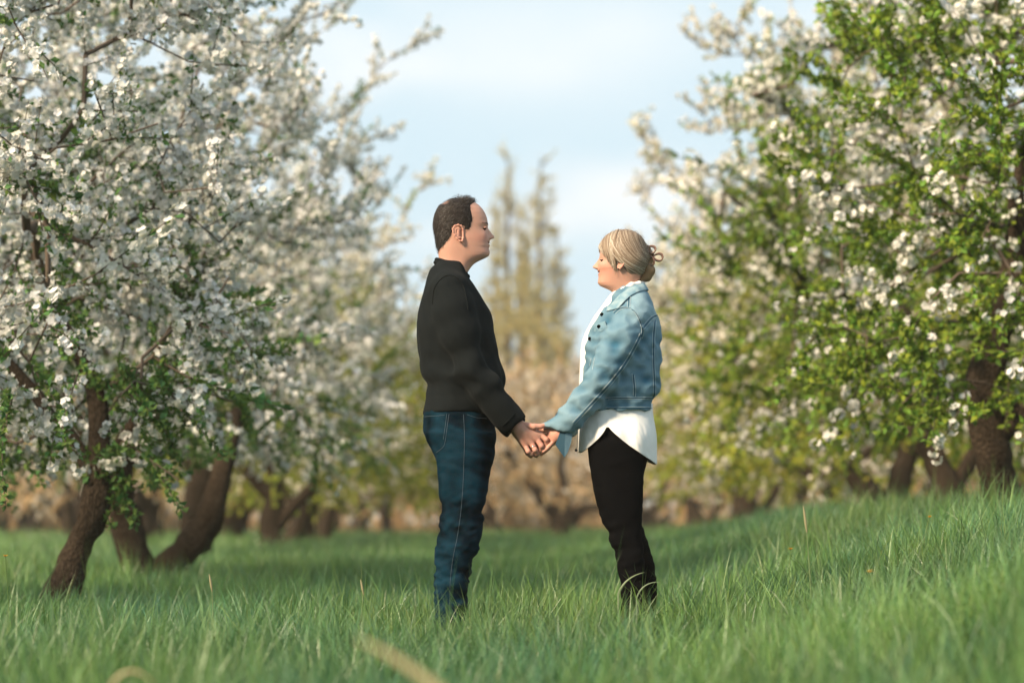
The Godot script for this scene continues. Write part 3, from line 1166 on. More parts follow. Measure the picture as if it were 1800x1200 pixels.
	protos.append(make_tree("orchard_tree", far_label, "tree", {
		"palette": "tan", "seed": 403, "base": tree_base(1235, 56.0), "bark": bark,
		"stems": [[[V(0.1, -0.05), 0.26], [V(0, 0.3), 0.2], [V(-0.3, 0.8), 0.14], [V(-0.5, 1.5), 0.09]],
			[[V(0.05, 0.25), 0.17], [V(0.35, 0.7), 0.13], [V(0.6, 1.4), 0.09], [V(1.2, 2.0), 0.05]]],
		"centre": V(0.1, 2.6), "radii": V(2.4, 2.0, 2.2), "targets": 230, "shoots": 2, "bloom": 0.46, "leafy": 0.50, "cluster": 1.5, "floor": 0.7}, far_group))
	# an orchard grid: rows every seven metres, six and a half metres between trees
	var spots := []
	for row in 6:
		var d := 52.0 + 7.0 * row
		for k in range(-3, 4):
			var x := k * 6.4 + (3.2 if row % 2 else 0.0) - 1.4
			var px := 900.0 + x * FOCAL / d
			if px < -120.0 or px > 1920.0 or (row < 2 and absf(px - 985.0) < 150.0):
				continue
			spots.append([px, d + 1.2 * sin(k * 5.0 + row)])
	for q in [[410, 46], [250, 44], [130, 49], [1560, 46], [1650, 41], [1800, 44], [1440, 48]]:
		spots.append(q)
	rng.seed = 909
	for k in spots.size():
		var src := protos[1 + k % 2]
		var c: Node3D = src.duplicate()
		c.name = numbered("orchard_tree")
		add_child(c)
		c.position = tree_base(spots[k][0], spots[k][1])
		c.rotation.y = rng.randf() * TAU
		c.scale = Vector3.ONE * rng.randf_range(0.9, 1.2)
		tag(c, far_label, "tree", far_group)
	# --- poplars far behind
	var pops := [[893, 112, 17.6, 0.72, "tall narrow poplar with a thin bare tip, first of the two tallest"], [950, 112, 17.5, 0.70, "tall narrow poplar with twin tips, second of the two tallest"],
		[871, 116, 15.6, 0.6, "narrow poplar a little lower than the two tallest, beside the bare-tipped one"], [923, 118, 15.6, 0.38, "thin sparse poplar standing between the two tallest poplars"],
		[981, 112, 14.0, 0.55, "short grey-green poplar next to the twin-tipped one"]]
	for k in pops.size():
		var d: float = pops[k][1]
		var h: float = pops[k][2]
		var w: float = pops[k][3]
		make_tree("poplar_tree", pops[k][4], "tree", {
			"palette": "olive", "seed": 500 + k, "base": V(ray_x(pops[k][0], d), 0, -d), "bark": bark,
			"stems": [[[V(0, -0.1), 0.3], [V(0.05, h * 0.3), 0.22], [V(-0.05, h * 0.6), 0.14], [V(0, h * 0.97), 0.03]]],
			"centre": V(0, h * 0.58), "radii": V(w, h * 0.41, w), "targets": 300, "bloom": 0.0, "leafy": 0.62, "size": 1.5, "cluster": 2.0, "shoots": 2, "floor": 2.0})
	make_tree("round_tree", "round tan budding tree standing in front of the poplars", "tree", {
		"palette": "olive", "seed": 520, "base": V(ray_x(917, 98), 0, -98), "bark": bark,
		"stems": [[[V(0, -0.1), 0.3], [V(0, 3), 0.24], [V(0, 7), 0.1]]],
		"centre": V(0, 7.2), "radii": V(1.6, 3.6, 1.6), "targets": 260, "bloom": 0.0, "leafy": 0.5, "size": 1.7, "cluster": 2.0, "floor": 2.0})
	make_tree("round_tree", "low grey-green bushy tree beside the poplars", "tree", {
		"palette": "olive", "seed": 521, "base": V(ray_x(965, 104), 0, -104), "bark": bark,
		"stems": [[[V(0, -0.1), 0.25], [V(0.2, 3), 0.2], [V(0.8, 7.5), 0.06]], [[V(0.1, 2), 0.15], [V(-0.5, 6), 0.08], [V(-0.6, 8), 0.04]]],
		"centre": V(0.1, 6.0), "radii": V(1.5, 3.6, 1.5), "targets": 200, "bloom": 0.0, "leafy": 0.6, "size": 1.6, "cluster": 1.8, "floor": 2.0})
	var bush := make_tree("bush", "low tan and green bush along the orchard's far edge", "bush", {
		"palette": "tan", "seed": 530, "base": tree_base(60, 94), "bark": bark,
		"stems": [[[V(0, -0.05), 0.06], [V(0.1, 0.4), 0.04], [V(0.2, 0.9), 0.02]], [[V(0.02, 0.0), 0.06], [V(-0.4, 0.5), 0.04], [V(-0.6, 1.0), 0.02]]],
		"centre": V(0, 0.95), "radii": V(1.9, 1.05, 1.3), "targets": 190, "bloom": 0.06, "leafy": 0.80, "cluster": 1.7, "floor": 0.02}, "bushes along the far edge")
	for k in 20:
		var c: Node3D = bush.duplicate()
		c.name = numbered("bush")
		add_child(c)
		c.position = tree_base(-60.0 + 100.0 * k + rng.randf_range(-25, 25), rng.randf_range(92, 100))
		c.rotation.y = rng.randf() * TAU
		c.scale = Vector3.ONE * rng.randf_range(0.9, 1.35)
		tag(c, "low tan and green bush along the orchard's far edge", "bush", "bushes along the far edge")
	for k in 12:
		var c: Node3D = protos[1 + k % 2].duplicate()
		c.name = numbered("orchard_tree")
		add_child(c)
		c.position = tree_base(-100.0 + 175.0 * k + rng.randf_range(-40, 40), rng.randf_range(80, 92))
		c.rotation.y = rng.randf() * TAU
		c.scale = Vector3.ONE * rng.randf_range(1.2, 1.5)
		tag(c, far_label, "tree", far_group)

# ---------------------------------------------------------------- people
# Points on a person are given by the photograph's column and row at the couple's distance, and a depth z (towards the camera is +).
var base_px := 795.0
var skin_c := Color(0.56, 0.31, 0.225)

func at(px: float, py: float, z := 0.0) -> Vector3:
	return Vector3((px - base_px) / PPM, (FEET_ROW - py) / PPM, z)

func loft(rows: Array, zc: float, e := 2.3, smooth := 2) -> Loft:
	var knots := []
	for r in rows:
		knots.append([(FEET_ROW - r[0]) / PPM, (r[1] - base_px) / PPM, (r[2] - base_px) / PPM, zc, r[3]])
	var l := Loft.new()
	l.e = e
	return l.setup(knots, smooth)

func chain_px(f: Field, pts: Array, mirror := 1.0) -> void:
	var ps := []
	var rs := []
	for p in pts:
		ps.append(at(p[0], p[1], p[2] * mirror))
		rs.append(p[3])
	f.chain(ps, rs)

# where a line of sight along z first meets a garment
func on_surface(f: Field, p: Vector3, lift := 0.001) -> Vector3:
	var z := 0.40
	for i in 120:
		var d := f.at(Vector3(p.x, p.y, z))
		if d < 0.0006:
			break
		z -= maxf(d * 0.6, 0.0006)
		if z < -0.4:
			break
	return Vector3(p.x, p.y, z + lift)

func seam(mb: MB, f: Field, pts: Array, r: float, col: Color, shift := Vector2.ZERO) -> void:
	var c := Curve3D.new()
	for i in pts.size():
		var p := at(pts[i][0] + shift.x, pts[i][1] + shift.y)
		var a := at(pts[maxi(i - 1, 0)][0], pts[maxi(i - 1, 0)][1])
		var b := at(pts[mini(i + 1, pts.size() - 1)][0], pts[mini(i + 1, pts.size() - 1)][1])
		c.add_point(p, (a - b) / 6.0, (b - a) / 6.0)
	c.bake_interval = 0.009
	var line := PackedVector3Array()
	var rad := PackedFloat32Array()
	var last := 1e9
	for p in c.get_baked_points():
		var q := on_surface(f, p)
		if last < 1e8 and absf(q.z - last) > 0.05:
			break
		last = q.z
		line.append(q); rad.append(r)
	if line.size() > 2:
		mb.tube(line, rad, 5, col)

# ---- a head: rows from neck to crown [row, back column, front column, half width], facing sx
var head_rows := []
var head_axis := 800.0
var head_sx := 1.0
var nose_rows := []
var eye_at := Vector2.ZERO
var mouth_row := 0.0
var row_y := -1.0
var row_sx := 0.0
var row_v := []

func table(rows: Array, y: float, col: int) -> float:
	var k := 0
	while k < rows.size() - 2 and y < rows[k + 1][0]:
		k += 1
	var a: Array = rows[k]
	var b: Array = rows[k + 1]
	var t := clampf((a[0] - y) / (a[0] - b[0]), 0.0, 1.0)
	return lerpf(a[col], b[col], t)

func smooth_table(rows: Array, y: float, col: int) -> float:
	return (table(rows, y, col) * 2.0 + table(rows, y - 1.0, col) + table(rows, y + 1.0, col)) * 0.25

# skull point for row y and angle th (0 = face)
func head_point(y: float, th: float, lift: float, face := true) -> Vector3:
	if y != row_y or head_sx != row_sx:
		row_y = y
		row_sx = head_sx
		row_v = [smooth_table(head_rows, y, 1), smooth_table(head_rows, y, 2), smooth_table(head_rows, y, 3), table(nose_rows, y, 1), table(nose_rows, y, 2)]
	var back: float = row_v[0]
	var front: float = row_v[1]
	var w: float = row_v[2]
	var co := cos(th)
	var si := sin(th)
	var mid := head_axis
	var lo := minf(back, front)
	var hi := maxf(back, front)
	mid = clampf(mid, lo + (hi - lo) * 0.35, lo + (hi - lo) * 0.65)
	var ext := (front - mid) if co > 0.0 else (mid - back)
	var cx := signf(co) * pow(absf(co), 0.92)
	var sz := signf(si) * pow(absf(si), 0.88)
	var x := mid + cx * (ext + lift * PPM * head_sx)
	var z := sz * (w + lift)
	if face and co > 0.0:
		var az := absf(z)
		# nose
		var nh: float = row_v[3]
		if nh > 0.0:
			var nw: float = row_v[4]
			x += head_sx * nh * exp(-pow(az / nw, 2.0))
		# eye sockets, brow, cheek
		var dy := (y - eye_at.y) / PPM
		x -= head_sx * PPM * 0.0036 * exp(-pow((az - 0.030) / 0.014, 2.0) - pow(dy / 0.0080, 2.0))
		x += head_sx * PPM * 0.003 * exp(-pow((az - 0.034) / 0.016, 2.0) - pow((dy + 0.019) / 0.008, 2.0))
		var dc := (y - (eye_at.y * 0.55 + mouth_row * 0.45)) / PPM
		x += head_sx * PPM * 0.005 * exp(-pow((az - 0.042) / 0.016, 2.0) - pow(dc / 0.015, 2.0))
		# mouth line and lips
		var dm := (y - mouth_row) / PPM - az * az * -9.0
		var mw := exp(-pow(az / 0.024, 4.0))
		x -= head_sx * PPM * 0.0052 * mw * exp(-pow(dm / 0.0028, 2.0))
		x += head_sx * PPM * 0.0016 * mw * (exp(-pow((dm - 0.0065) / 0.004, 2.0)) + exp(-pow((dm + 0.0055) / 0.0035, 2.0)))
	return at(x, y, z)

func head_mesh(mb: MB, y_lo: float, y_hi: float, stubble: float) -> void:
	var rows := int((y_lo - y_hi) / 0.55)
	var cols := 144
	var first := mb.v.size()
	var first_i := mb.ix.size()
	for i in rows + 1:
		var y := lerpf(y_lo, y_hi, float(i) / rows)
		for k in cols:
			var t := float(k) / cols * TAU - PI
			var th := t - 0.42 * sin(t)      # more columns towards the face
			var p := head_point(y, th, 0.0)
			mb.v.append(p); mb.n.append(Vector3.ZERO)
			var col := skin_c
			var co := cos(th)
			var az := absf(p.z)
			if co > 0.2:
				var dm := (y - mouth_row) / PPM + az * az * 9.0
				var lip := exp(-pow(az / 0.023, 6.0)) * exp(-pow(dm / 0.0075, 4.0))
				col = col.lerp(Color(0.47, 0.17, 0.14), lip * 0.7)
				var slit := exp(-pow(az / 0.022, 6.0)) * exp(-pow(dm / 0.0020, 2.0))
				col = col.lerp(Color(0.13, 0.035, 0.03), slit * 0.9)
				if stubble > 0.0:
					var b := smoothstep(mouth_row - 10.0, mouth_row + 3.0, y) * smoothstep(mouth_row + 34.0, mouth_row + 22.0, y)
					col = col.lerp(Color(0.33, 0.21, 0.165), b * stubble)
				var rose := exp(-pow((az - 0.048) / 0.02, 2.0)) * exp(-pow((y - (eye_at.y + 16.0)) / 9.0, 2.0))
				col = col.lerp(Color(0.68, 0.31, 0.24), rose * 0.45)
			mb.c.append(col)
	for i in rows:
		for k in cols:
			var a := first + i * cols + k
			var b := first + i * cols + (k + 1) % cols
			mb.ix.append(a); mb.ix.append(a + cols); mb.ix.append(b)
			mb.ix.append(b); mb.ix.append(a + cols); mb.ix.append(b + cols)
	mb.smooth_from(first, first_i)
	# eyes: ball, iris, lids
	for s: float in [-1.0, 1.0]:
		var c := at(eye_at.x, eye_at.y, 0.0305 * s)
		mb.ball(c, Vector3(0.0105, 0.0088, 0.0110), 10, Color(0.26, 0.20, 0.17))  # white of the eye darkened: the lid's shade is put into its colour
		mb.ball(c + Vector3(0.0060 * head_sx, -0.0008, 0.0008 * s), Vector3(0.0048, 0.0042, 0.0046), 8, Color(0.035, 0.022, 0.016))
		var lid := PackedVector3Array()
		var low := PackedVector3Array()
		var lash := PackedVector3Array()
		for k in 9:
			var a := lerpf(-1.25, 1.45, k / 8.0)
			var dirv := Vector3(cos(a) * head_sx, 0, sin(a) * s)
			lid.append(c + dirv * 0.0108 + Vector3(0, 0.0052 - 0.0018 * absf(a), 0))
			lash.append(c + dirv * 0.0124 + Vector3(0, 0.0022 - 0.0016 * absf(a), 0))
			low.append(c + dirv * 0.0106 + Vector3(0, -0.0044 + 0.001 * absf(a), 0))
		mb.tube(lid, PackedFloat32Array([0.0016, 0.0026, 0.0031, 0.0033, 0.0033, 0.0031, 0.0028, 0.0024, 0.0016]), 6, skin_c)
		mb.tube(lash, PackedFloat32Array([0.0004, 0.0008, 0.0011, 0.0013, 0.0013, 0.0013, 0.0011, 0.0009, 0.0006]), 5, Color(0.025, 0.017, 0.014))

func ear_mesh(mb: MB, outline: Array, z_in: float) -> void:
	# outline: helix from front top round the back to the lobe, columns and rows
	for s: float in [1.0, -1.0]:
		var f := Field.new()
		f.k = 0.004
		var pts := []
		var rs := []
		var count := outline.size()
		for i in count:
			var t := float(i) / (count - 1)
			var outz := z_in + 0.006 + 0.011 * sin(t * PI)
			pts.append(at(outline[i][0], outline[i][1], outz * s))
			rs.append(lerpf(0.0030, 0.0042, absf(t - 0.4) * 1.4))
		f.chain(pts, rs)
		var mid := Vector3.ZERO
		for p in pts:
			mid += p / count
		var inner := []
		var irs := []
		for i in range(1, count - 1):
			inner.append(pts[i].lerp(mid, 0.42) - Vector3(0, 0, 0.0035 * s))
			irs.append(0.0036)
		f.chain(inner, irs)
		f.chain([mid - Vector3(0, 0, 0.007 * s) + Vector3(0, 0.010, 0), mid - Vector3(0, 0, 0.007 * s) - Vector3(0, 0.010, 0)], [0.0075, 0.0065])
		f.chain([pts[0], pts[0] - Vector3(0, 0.010, 0.004 * s), pts[count - 1]], [0.003, 0.0042, 0.0038])
		var lo: Vector3 = pts[0]
		var hi: Vector3 = pts[0]
		for p in pts:
			lo = lo.min(p); hi = hi.max(p)
		nets(mb, f, lo - Vector3.ONE * 0.018, hi + Vector3.ONE * 0.018, 0.0016, skin_c.lerp(Color(0.66, 0.30, 0.23), 0.4))

func hand_field(fingers: Array, palm: Array, mirror: float) -> Field:
	var f := Field.new()
	f.k = 0.011
	for p in palm:
		chain_px(f, p, mirror)
	var g := Field.new()
	g.k = 0.005
	for p in fingers:
		var one := Field.new()
		one.k = 0.004
		chain_px(one, p, mirror)
		g.joined.append(one)
	f.joined.append(g)
	return f

func hand_nets(mb: MB, f: Field) -> void:
	var lo := Vector3.ONE * 1e3
	var hi := Vector3.ONE * -1e3
	var all: Array[Field] = [f]
	for g in f.joined:
		all.append_array(g.joined)
	for g in all:
		for p in g.a:
			lo = lo.min(p); hi = hi.max(p)
		for p in g.b:
			lo = lo.min(p); hi = hi.max(p)
	nets(mb, f, lo - Vector3.ONE * 0.04, hi + Vector3.ONE * 0.04, 0.0027, skin_c, paint_hand)

func paint_hand(p: Vector3, _n: Vector3) -> Color:
	var v := noise.get_noise_3d(p.x * 2600.0, p.y * 2600.0, p.z * 2600.0)
	return skin_c.lerp(Color(0.62, 0.28, 0.22), clampf(0.32 + v * 0.6, 0.0, 0.75))

func body_of(mb: MB, fields: Array[Field], lo: Vector3, hi: Vector3) -> void:
	var f := Field.new()
	f.joined = fields
	f.grow = 0.022
	nets(mb, f, lo, hi, 0.016, skin_c)

func strip_hair(mb: MB, at_p: Vector3, dir: Vector3, up: Vector3, length: float, width: float, col: Color) -> void:
	var side := dir.cross(up).normalized() * width
	var mid := at_p + dir * length * 0.55 + up * length * 0.18
	var tip := at_p + dir * length + up * length * 0.12
	mb.tri_flat(at_p - side, mid, at_p + side, col)
	mb.tri_flat(mid - side * 0.7, tip, mid + side * 0.7, col)

func shoe(mb: MB, heel: Vector3, sx: float) -> void:
	var f := Field.new()
	f.k = 0.03
	f.chain([heel + Vector3(0, 0.045, 0), heel + Vector3(0.11 * sx, 0.045, 0), heel + Vector3(0.20 * sx, 0.035, 0)], [0.042, 0.045, 0.034])
	f.chain([heel + Vector3(0.02 * sx, 0.05, 0), heel + Vector3(0.03 * sx, 0.12, 0)], [0.04, 0.042])
	f.cut_p.append(Vector3(0, 0.004, 0)); f.cut_n.append(Vector3.DOWN)
	nets(mb, f, heel + Vector3(-0.30, -0.02, -0.09), heel + Vector3(0.30, 0.2, 0.09), 0.01, Color.WHITE)

# wash and wear of denim, from the dye
func paint_jeans(p: Vector3, n: Vector3) -> Color:
	var w := noise.get_noise_3d(p.x * 700.0, p.y * 260.0, p.z * 700.0)
	var c1 := absf(fold_noise.get_noise_3d(p.x * 300.0, p.y * 1150.0 + p.x * 380.0, p.z * 250.0))
	var worn := clampf(0.34 + w * 0.7 + (0.30 - c1) * 0.8, 0.0, 1.0)
	return Color(0.0032, 0.0090, 0.0145).lerp(Color(0.0120, 0.0520, 0.0810), worn)

func paint_jacket(p: Vector3, n: Vector3) -> Color:
	var w := noise.get_noise_3d(p.x * 420.0, p.y * 420.0, p.z * 420.0)
	var fine := noise.get_noise_3d(p.x * 2600.0, p.y * 2600.0, p.z * 2600.0)
	var s1 := absf(fold_noise.get_noise_3d(p.x * 500.0 + p.y * 820.0, p.y * 700.0 - p.x * 520.0, p.z * 300.0))
	var px := base_px + p.x * PPM
	var py := FEET_ROW - p.y * PPM
	# yoke and shoulder are bleached palest; elbow and forearm partly
	var yoke := smoothstep(600.0, 560.0, py) * smoothstep(1096.0, 1112.0, px)
	var fore := smoothstep(660.0, 705.0, py) * smoothstep(1062.0, 1040.0, px) * 0.5
	var worn := clampf(0.36 + 0.42 * yoke + 0.32 * fore + w * 0.10 + (0.22 - s1) * 0.7 + fine * 0.10, 0.0, 1.0)
	return Color(0.060, 0.180, 0.275).lerp(Color(0.375, 0.530, 0.600), worn)

# a folded strip of cloth between two edges, with thickness
func band(mb: MB, inner: PackedVector3Array, outer: PackedVector3Array, thick: float, s: float) -> void:
	var ci := Curve3D.new()
	var co := Curve3D.new()
	for k in inner.size():
		var a := maxi(k - 1, 0)
		var b := mini(k + 1, inner.size() - 1)
		ci.add_point(inner[k], (inner[a] - inner[b]) / 6.0, (inner[b] - inner[a]) / 6.0)
		co.add_point(outer[k], (outer[a] - outer[b]) / 6.0, (outer[b] - outer[a]) / 6.0)
	var n := 40
	var m := 8
	var first := mb.v.size()
	var fi := mb.ix.size()
	for layer in 2:
		for i in n + 1:
			var t := float(i) / n
			var p := ci.sample_baked(t * ci.get_baked_length())
			var q := co.sample_baked(t * co.get_baked_length())
			for k in m + 1:
				var u := float(k) / m
				var w := p.lerp(q, u) + Vector3(0, 0.35, s).normalized() * (0.004 * sin(PI * u) + (thick if layer == 0 else -thick) * (0.4 + 0.6 * sin(PI * clampf(u, 0.08, 0.92))))
				mb.vert(w, Vector3.ZERO, Color.WHITE)
	var per := (n + 1) * (m + 1)
	for layer in 2:
		for i in n:
			for k in m:
				var a := first + layer * per + i * (m + 1) + k
				var b := a + m + 1
				if (layer == 0) == (s > 0.0):
					mb.ix.append_array(PackedInt32Array([a, b, a + 1, a + 1, b, b + 1]))
				else:
					mb.ix.append_array(PackedInt32Array([a, a + 1, b, a + 1, b + 1, b]))
	for i in n:
		for k in [0, m]:
			var a: int = first + i * (m + 1) + k
			var b: int = a + m + 1
			mb.ix.append_array(PackedInt32Array([a, b, a + per, b, b + per, a + per]))
	for k in m:
		var a := first + n * (m + 1) + k
		mb.ix.append_array(PackedInt32Array([a, a + 1, a + per, a + 1, a + per + 1, a + per]))
	mb.smooth_from(first, fi)

func make_man() -> void:
	base_px = 795.0
	skin_c = Color(0.60, 0.350, 0.270)
	rng.seed = 61
	var gx := (base_px - 900.0) / PPM
	var root := thing("person", Vector3(gx, ground_height(gx, -COUPLE_Z), -COUPLE_Z), "person in black sweatshirt and dark blue jeans holding the other person's hands", "person")
	# ---- sweatshirt
	var sw := Field.new()
	sw.k = 0.045
	sw.folds = 1
	sw.fn = fold_noise
	sw.lofts.append(loft([[458, 768, 814, 0.075], [467, 757, 819, 0.105], [478, 752, 822, 0.14], [490, 748, 827, 0.165], [507, 743, 838, 0.182], [525, 737, 848, 0.19], [548, 732, 861, 0.195], [589, 731.5, 873.5, 0.195], [630, 734, 880.5, 0.19],
		[655, 736, 885, 0.188], [666, 741, 886.5, 0.186], [674, 750, 887.5, 0.182], [684, 750, 887.5, 0.180], [693, 747, 885, 0.178], [697, 748.5, 880, 0.174], [701, 747, 878, 0.176], [715, 744.5, 873, 0.178], [727, 743.5, 868, 0.174]], 0.0, 2.3, 1))
	var arm := [[790, 516, 0.162, 0.072], [800, 552, 0.188, 0.068], [813, 598, 0.200, 0.063], [829, 645, 0.203, 0.055], [853, 684, 0.192, 0.052], [877, 714, 0.176, 0.050], [892, 733, 0.166, 0.045], [898, 740, 0.162, 0.041], [914, 756, 0.152, 0.037]]
	for s: float in [1.0, -1.0]:
		chain_px(sw, arm, s)
	var cut := at(908.5, 749.5, 0.155)
	var dirc := (at(914, 756) - at(892, 733)).normalized()
	sw.cut_p.append(cut); sw.cut_n.append(dirc)
	var m1 := MB.new()
	nets(m1, sw, at(715, 778, -0.30), at(930, 445, 0.30), 0.0075, Color.WHITE)
	part("sweatshirt", m1.mesh(mat.knit), root)
	# collar band, shoulder seams, rib lines
	var m2 := MB.new()
	var ring := PackedVector3Array()
	var rr := PackedFloat32Array()
	for k in 40:
		var a := TAU * k / 40.0
		var f := 0.5 + 0.5 * cos(a)
		ring.append(at(lerpf(765.0, 822.0, f), lerpf(459.0, 484.0, pow(f, 1.15)), sin(a) * 0.067))
		rr.append(0.0095)
	m2.tube(ring, rr, 8, Color.WHITE, 0.0, null, true)
	var ring2 := PackedVector3Array()
	for k in 40:
		var a := TAU * k / 40.0
		var f := 0.5 + 0.5 * cos(a)
		ring2.append(at(lerpf(766.0, 819.0, f), lerpf(454.0, 478.5, pow(f, 1.15)), sin(a) * 0.064))
		rr[k] = 0.0075
	m2.tube(ring2, rr, 8, Color.WHITE, 0.0, null, true)
	part("collar", m2.mesh(mat.knit), root)
	for line in [[[762, 540], [765, 516], [775, 500], [790, 491], [804, 495], [815, 508], [821, 530], [824, 552]], [[748, 698], [780, 699], [815, 699], [850, 699]], [[883, 752], [893, 743], [905, 730]]]:
		var m3 := MB.new()
		seam(m3, sw, line, 0.0020, Color.WHITE)
		part("seam", m3.mesh(mat.knit), root)
	# ---- jeans
	var je := Field.new()
	je.k = 0.03
	je.folds = 2
	je.fn = fold_noise
	je.lofts.append(loft([[712, 749, 864, 0.160], [727, 745, 867, 0.166], [743, 743.5, 870, 0.172], [760, 744.5, 872, 0.176], [778, 752, 870.5, 0.178], [800, 764, 867.5, 0.176], [812, 770, 864, 0.172]], 0.0))
	var leg := [[762, 750, 871, 0.086], [806, 768, 867.5, 0.088], [827, 770.5, 863.5, 0.086], [862, 773, 856.5, 0.082], [890, 774.5, 851.5, 0.078], [918, 774, 848.5, 0.075], [942, 772, 844, 0.073], [967, 769.5, 838.5, 0.070], [988, 767, 829, 0.067], [1016, 765.5, 823, 0.064], [1051, 765, 821.5, 0.063], [1095, 767, 821, 0.062], [1114, 767, 821, 0.062]]
	je.lofts.append(loft(leg, 0.092))
	var far := []
	for r in leg:
		far.append([r[0], r[1] + 5.0, r[2] - 1.0, r[3]])
	je.lofts.append(loft(far, -0.092))
	var m4 := MB.new()
	nets(m4, je, at(728, 1122, -0.22), at(890, 705, 0.22), 0.0075, Color.WHITE, paint_jeans)
	part("jeans", m4.mesh(mat.jeans), root)
	var m5 := MB.new()
	var thread := Color(0.060, 0.090, 0.110)
	seam(m5, je, [[816, 731], [818, 770], [817, 810], [815, 860], [811, 905], [805, 945], [798, 980], [794, 1015], [793, 1060]], 0.0008, thread)
	seam(m5, je, [[791, 730], [788, 752], [785, 775], [781, 787], [768, 797]], 0.0008, thread)
	seam(m5, je, [[787, 730], [784.5, 752], [781.5, 774]], 0.0008, thread)
	seam(m5, je, [[822, 731], [838, 736], [856, 737]], 0.0008, thread)
	seam(m5, je, [[747, 733], [765, 733], [783, 732]], 0.0008, thread)
	part("stitching", m5.mesh(mat.stitch), root)
	# ---- shoes
	for s: float in [1.0, -1.0]:
		var ms := MB.new()
		shoe(ms, at(778, FEET_ROW, 0.092 * s), 1.0)
		part("shoe", ms.mesh(mat.shoe), root)
	# ---- body: one surface with head and hands
	head_axis = 803.0
	head_sx = 1.0
	head_rows = [[500, 775, 816, 0.062], [490, 774, 818, 0.060], [479, 772, 820, 0.058], [468, 770.5, 827, 0.057], [462, 770.5, 832, 0.058], [458, 770.5, 838, 0.0585], [454, 770.5, 846, 0.0595], [451, 770.5, 853, 0.0605], [447, 770, 859.5, 0.062], [442, 769.5, 861, 0.064],
		[437, 769, 860, 0.066], [434, 768.5, 859.2, 0.067], [430, 768, 860.2, 0.068], [426, 767.5, 859.7, 0.069], [421, 767, 860.2, 0.070], [418, 766.5, 859.5, 0.071], [414, 766, 858.8, 0.0715], [407, 764.5, 857.5, 0.0725], [398, 763, 856.6, 0.0735], [391, 762.5, 857.6, 0.0745], [380, 763.5, 855.8, 0.076],
		[372, 765.5, 852.8, 0.0765], [364, 769, 848, 0.074], [357, 775, 841.5, 0.067], [352, 782.5, 834, 0.056], [349, 790, 826, 0.042], [347.3, 798, 817, 0.024], [346.6, 806, 810, 0.006]]
	nose_rows = [[421, 0.0, 0.013], [418.6, 2.0, 0.0145], [417, 6.6, 0.014], [415, 9.6, 0.0125], [413, 10.2, 0.0115], [410, 8.2, 0.010], [406, 5.6, 0.0085], [401, 2.4, 0.0075], [397, 0.6, 0.008], [393, 0.0, 0.008]]
	eye_at = Vector2(849.3, 400.5)
	mouth_row = 426.0
	var mb := MB.new()
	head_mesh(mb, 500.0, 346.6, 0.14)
	ear_mesh(mb, [[814, 404], [811, 398.5], [805.5, 396.6], [799.5, 398.5], [796.5, 403.5], [796.8, 409.5], [799.5, 415.5], [803.5, 421], [808.5, 425.6], [812.5, 425], [814, 420]], 0.0705)
	# the hand that shows, and its twin behind
	var fingers := [
		[[950, 766, 0.142, 0.0115], [959.5, 774, 0.147, 0.0108], [961, 783.5, 0.132, 0.0098], [955, 788, 0.114, 0.0088]],
		[[944, 774, 0.146, 0.0112], [951, 785, 0.151, 0.0105], [951, 793, 0.134, 0.0095], [944, 795, 0.116, 0.0088]],
		[[934, 781, 0.146, 0.0108], [940, 792, 0.152, 0.0100], [943.5, 798, 0.138, 0.0092], [941, 798, 0.120, 0.0085]],
		[[923, 784, 0.142, 0.0098], [928, 794.5, 0.149, 0.0092], [933.5, 799, 0.140, 0.0085], [934, 799, 0.124, 0.0078]],
		[[920, 749, 0.158, 0.0125], [938, 752, 0.163, 0.0118], [950, 751.5, 0.160, 0.0102], [959, 748.5, 0.155, 0.0086]]]
	var palm := [
		[[903, 745, 0.153, 0.027], [913, 753, 0.150, 0.0255], [922, 759, 0.148, 0.021], [950, 766, 0.142, 0.0125]],
		[[913, 753, 0.150, 0.025], [944, 774, 0.145, 0.0125]],
		[[912, 755, 0.150, 0.024], [934, 781, 0.145, 0.0118]],
		[[910, 758, 0.149, 0.020], [923, 784, 0.142, 0.0108]],
		[[917, 755, 0.142, 0.021], [940, 768, 0.136, 0.0165]]]
	for s: float in [1.0, -1.0]:
		hand_nets(mb, hand_field(fingers, palm, s))
	# veins and knuckles on the back of the hand
	body_of(mb, [sw, je], at(715, 1120, -0.32), at(930, 460, 0.32))
	part("body", mb.mesh(mat.skin), root)
	var rg := MB.new()
	var rpts := PackedVector3Array()
	var rrad := PackedFloat32Array()
	var rc := at(937.2, 787.0, 0.149)
	var rdir := (at(940, 792, 0.152) - at(934, 781, 0.146)).normalized()
	var ra := rdir.cross(Vector3(0, 0, 1)).normalized()
	var rb := rdir.cross(ra)
	for k in 20:
		var a := TAU * k / 20.0
		rpts.append(rc + (ra * cos(a) + rb * sin(a)) * 0.0112)
		rrad.append(0.0017)
	rg.tube(rpts, rrad, 6, Color.WHITE, 0.0, null, true)
	part("ring", rg.mesh(mat.silver), root)
	# ---- hair
	var hl := [[440, 770], [426, 785], [415, 793], [405, 796], [403.4, 826], [395, 829], [385, 831], [375, 829], [366, 827], [360, 827], [357, 830], [354, 834], [350, 837], [340, 839]]
	var hair := MB.new()
	var rows := 90
	var cols := 110
	var first := hair.v.size()
	var mask := PackedFloat32Array()
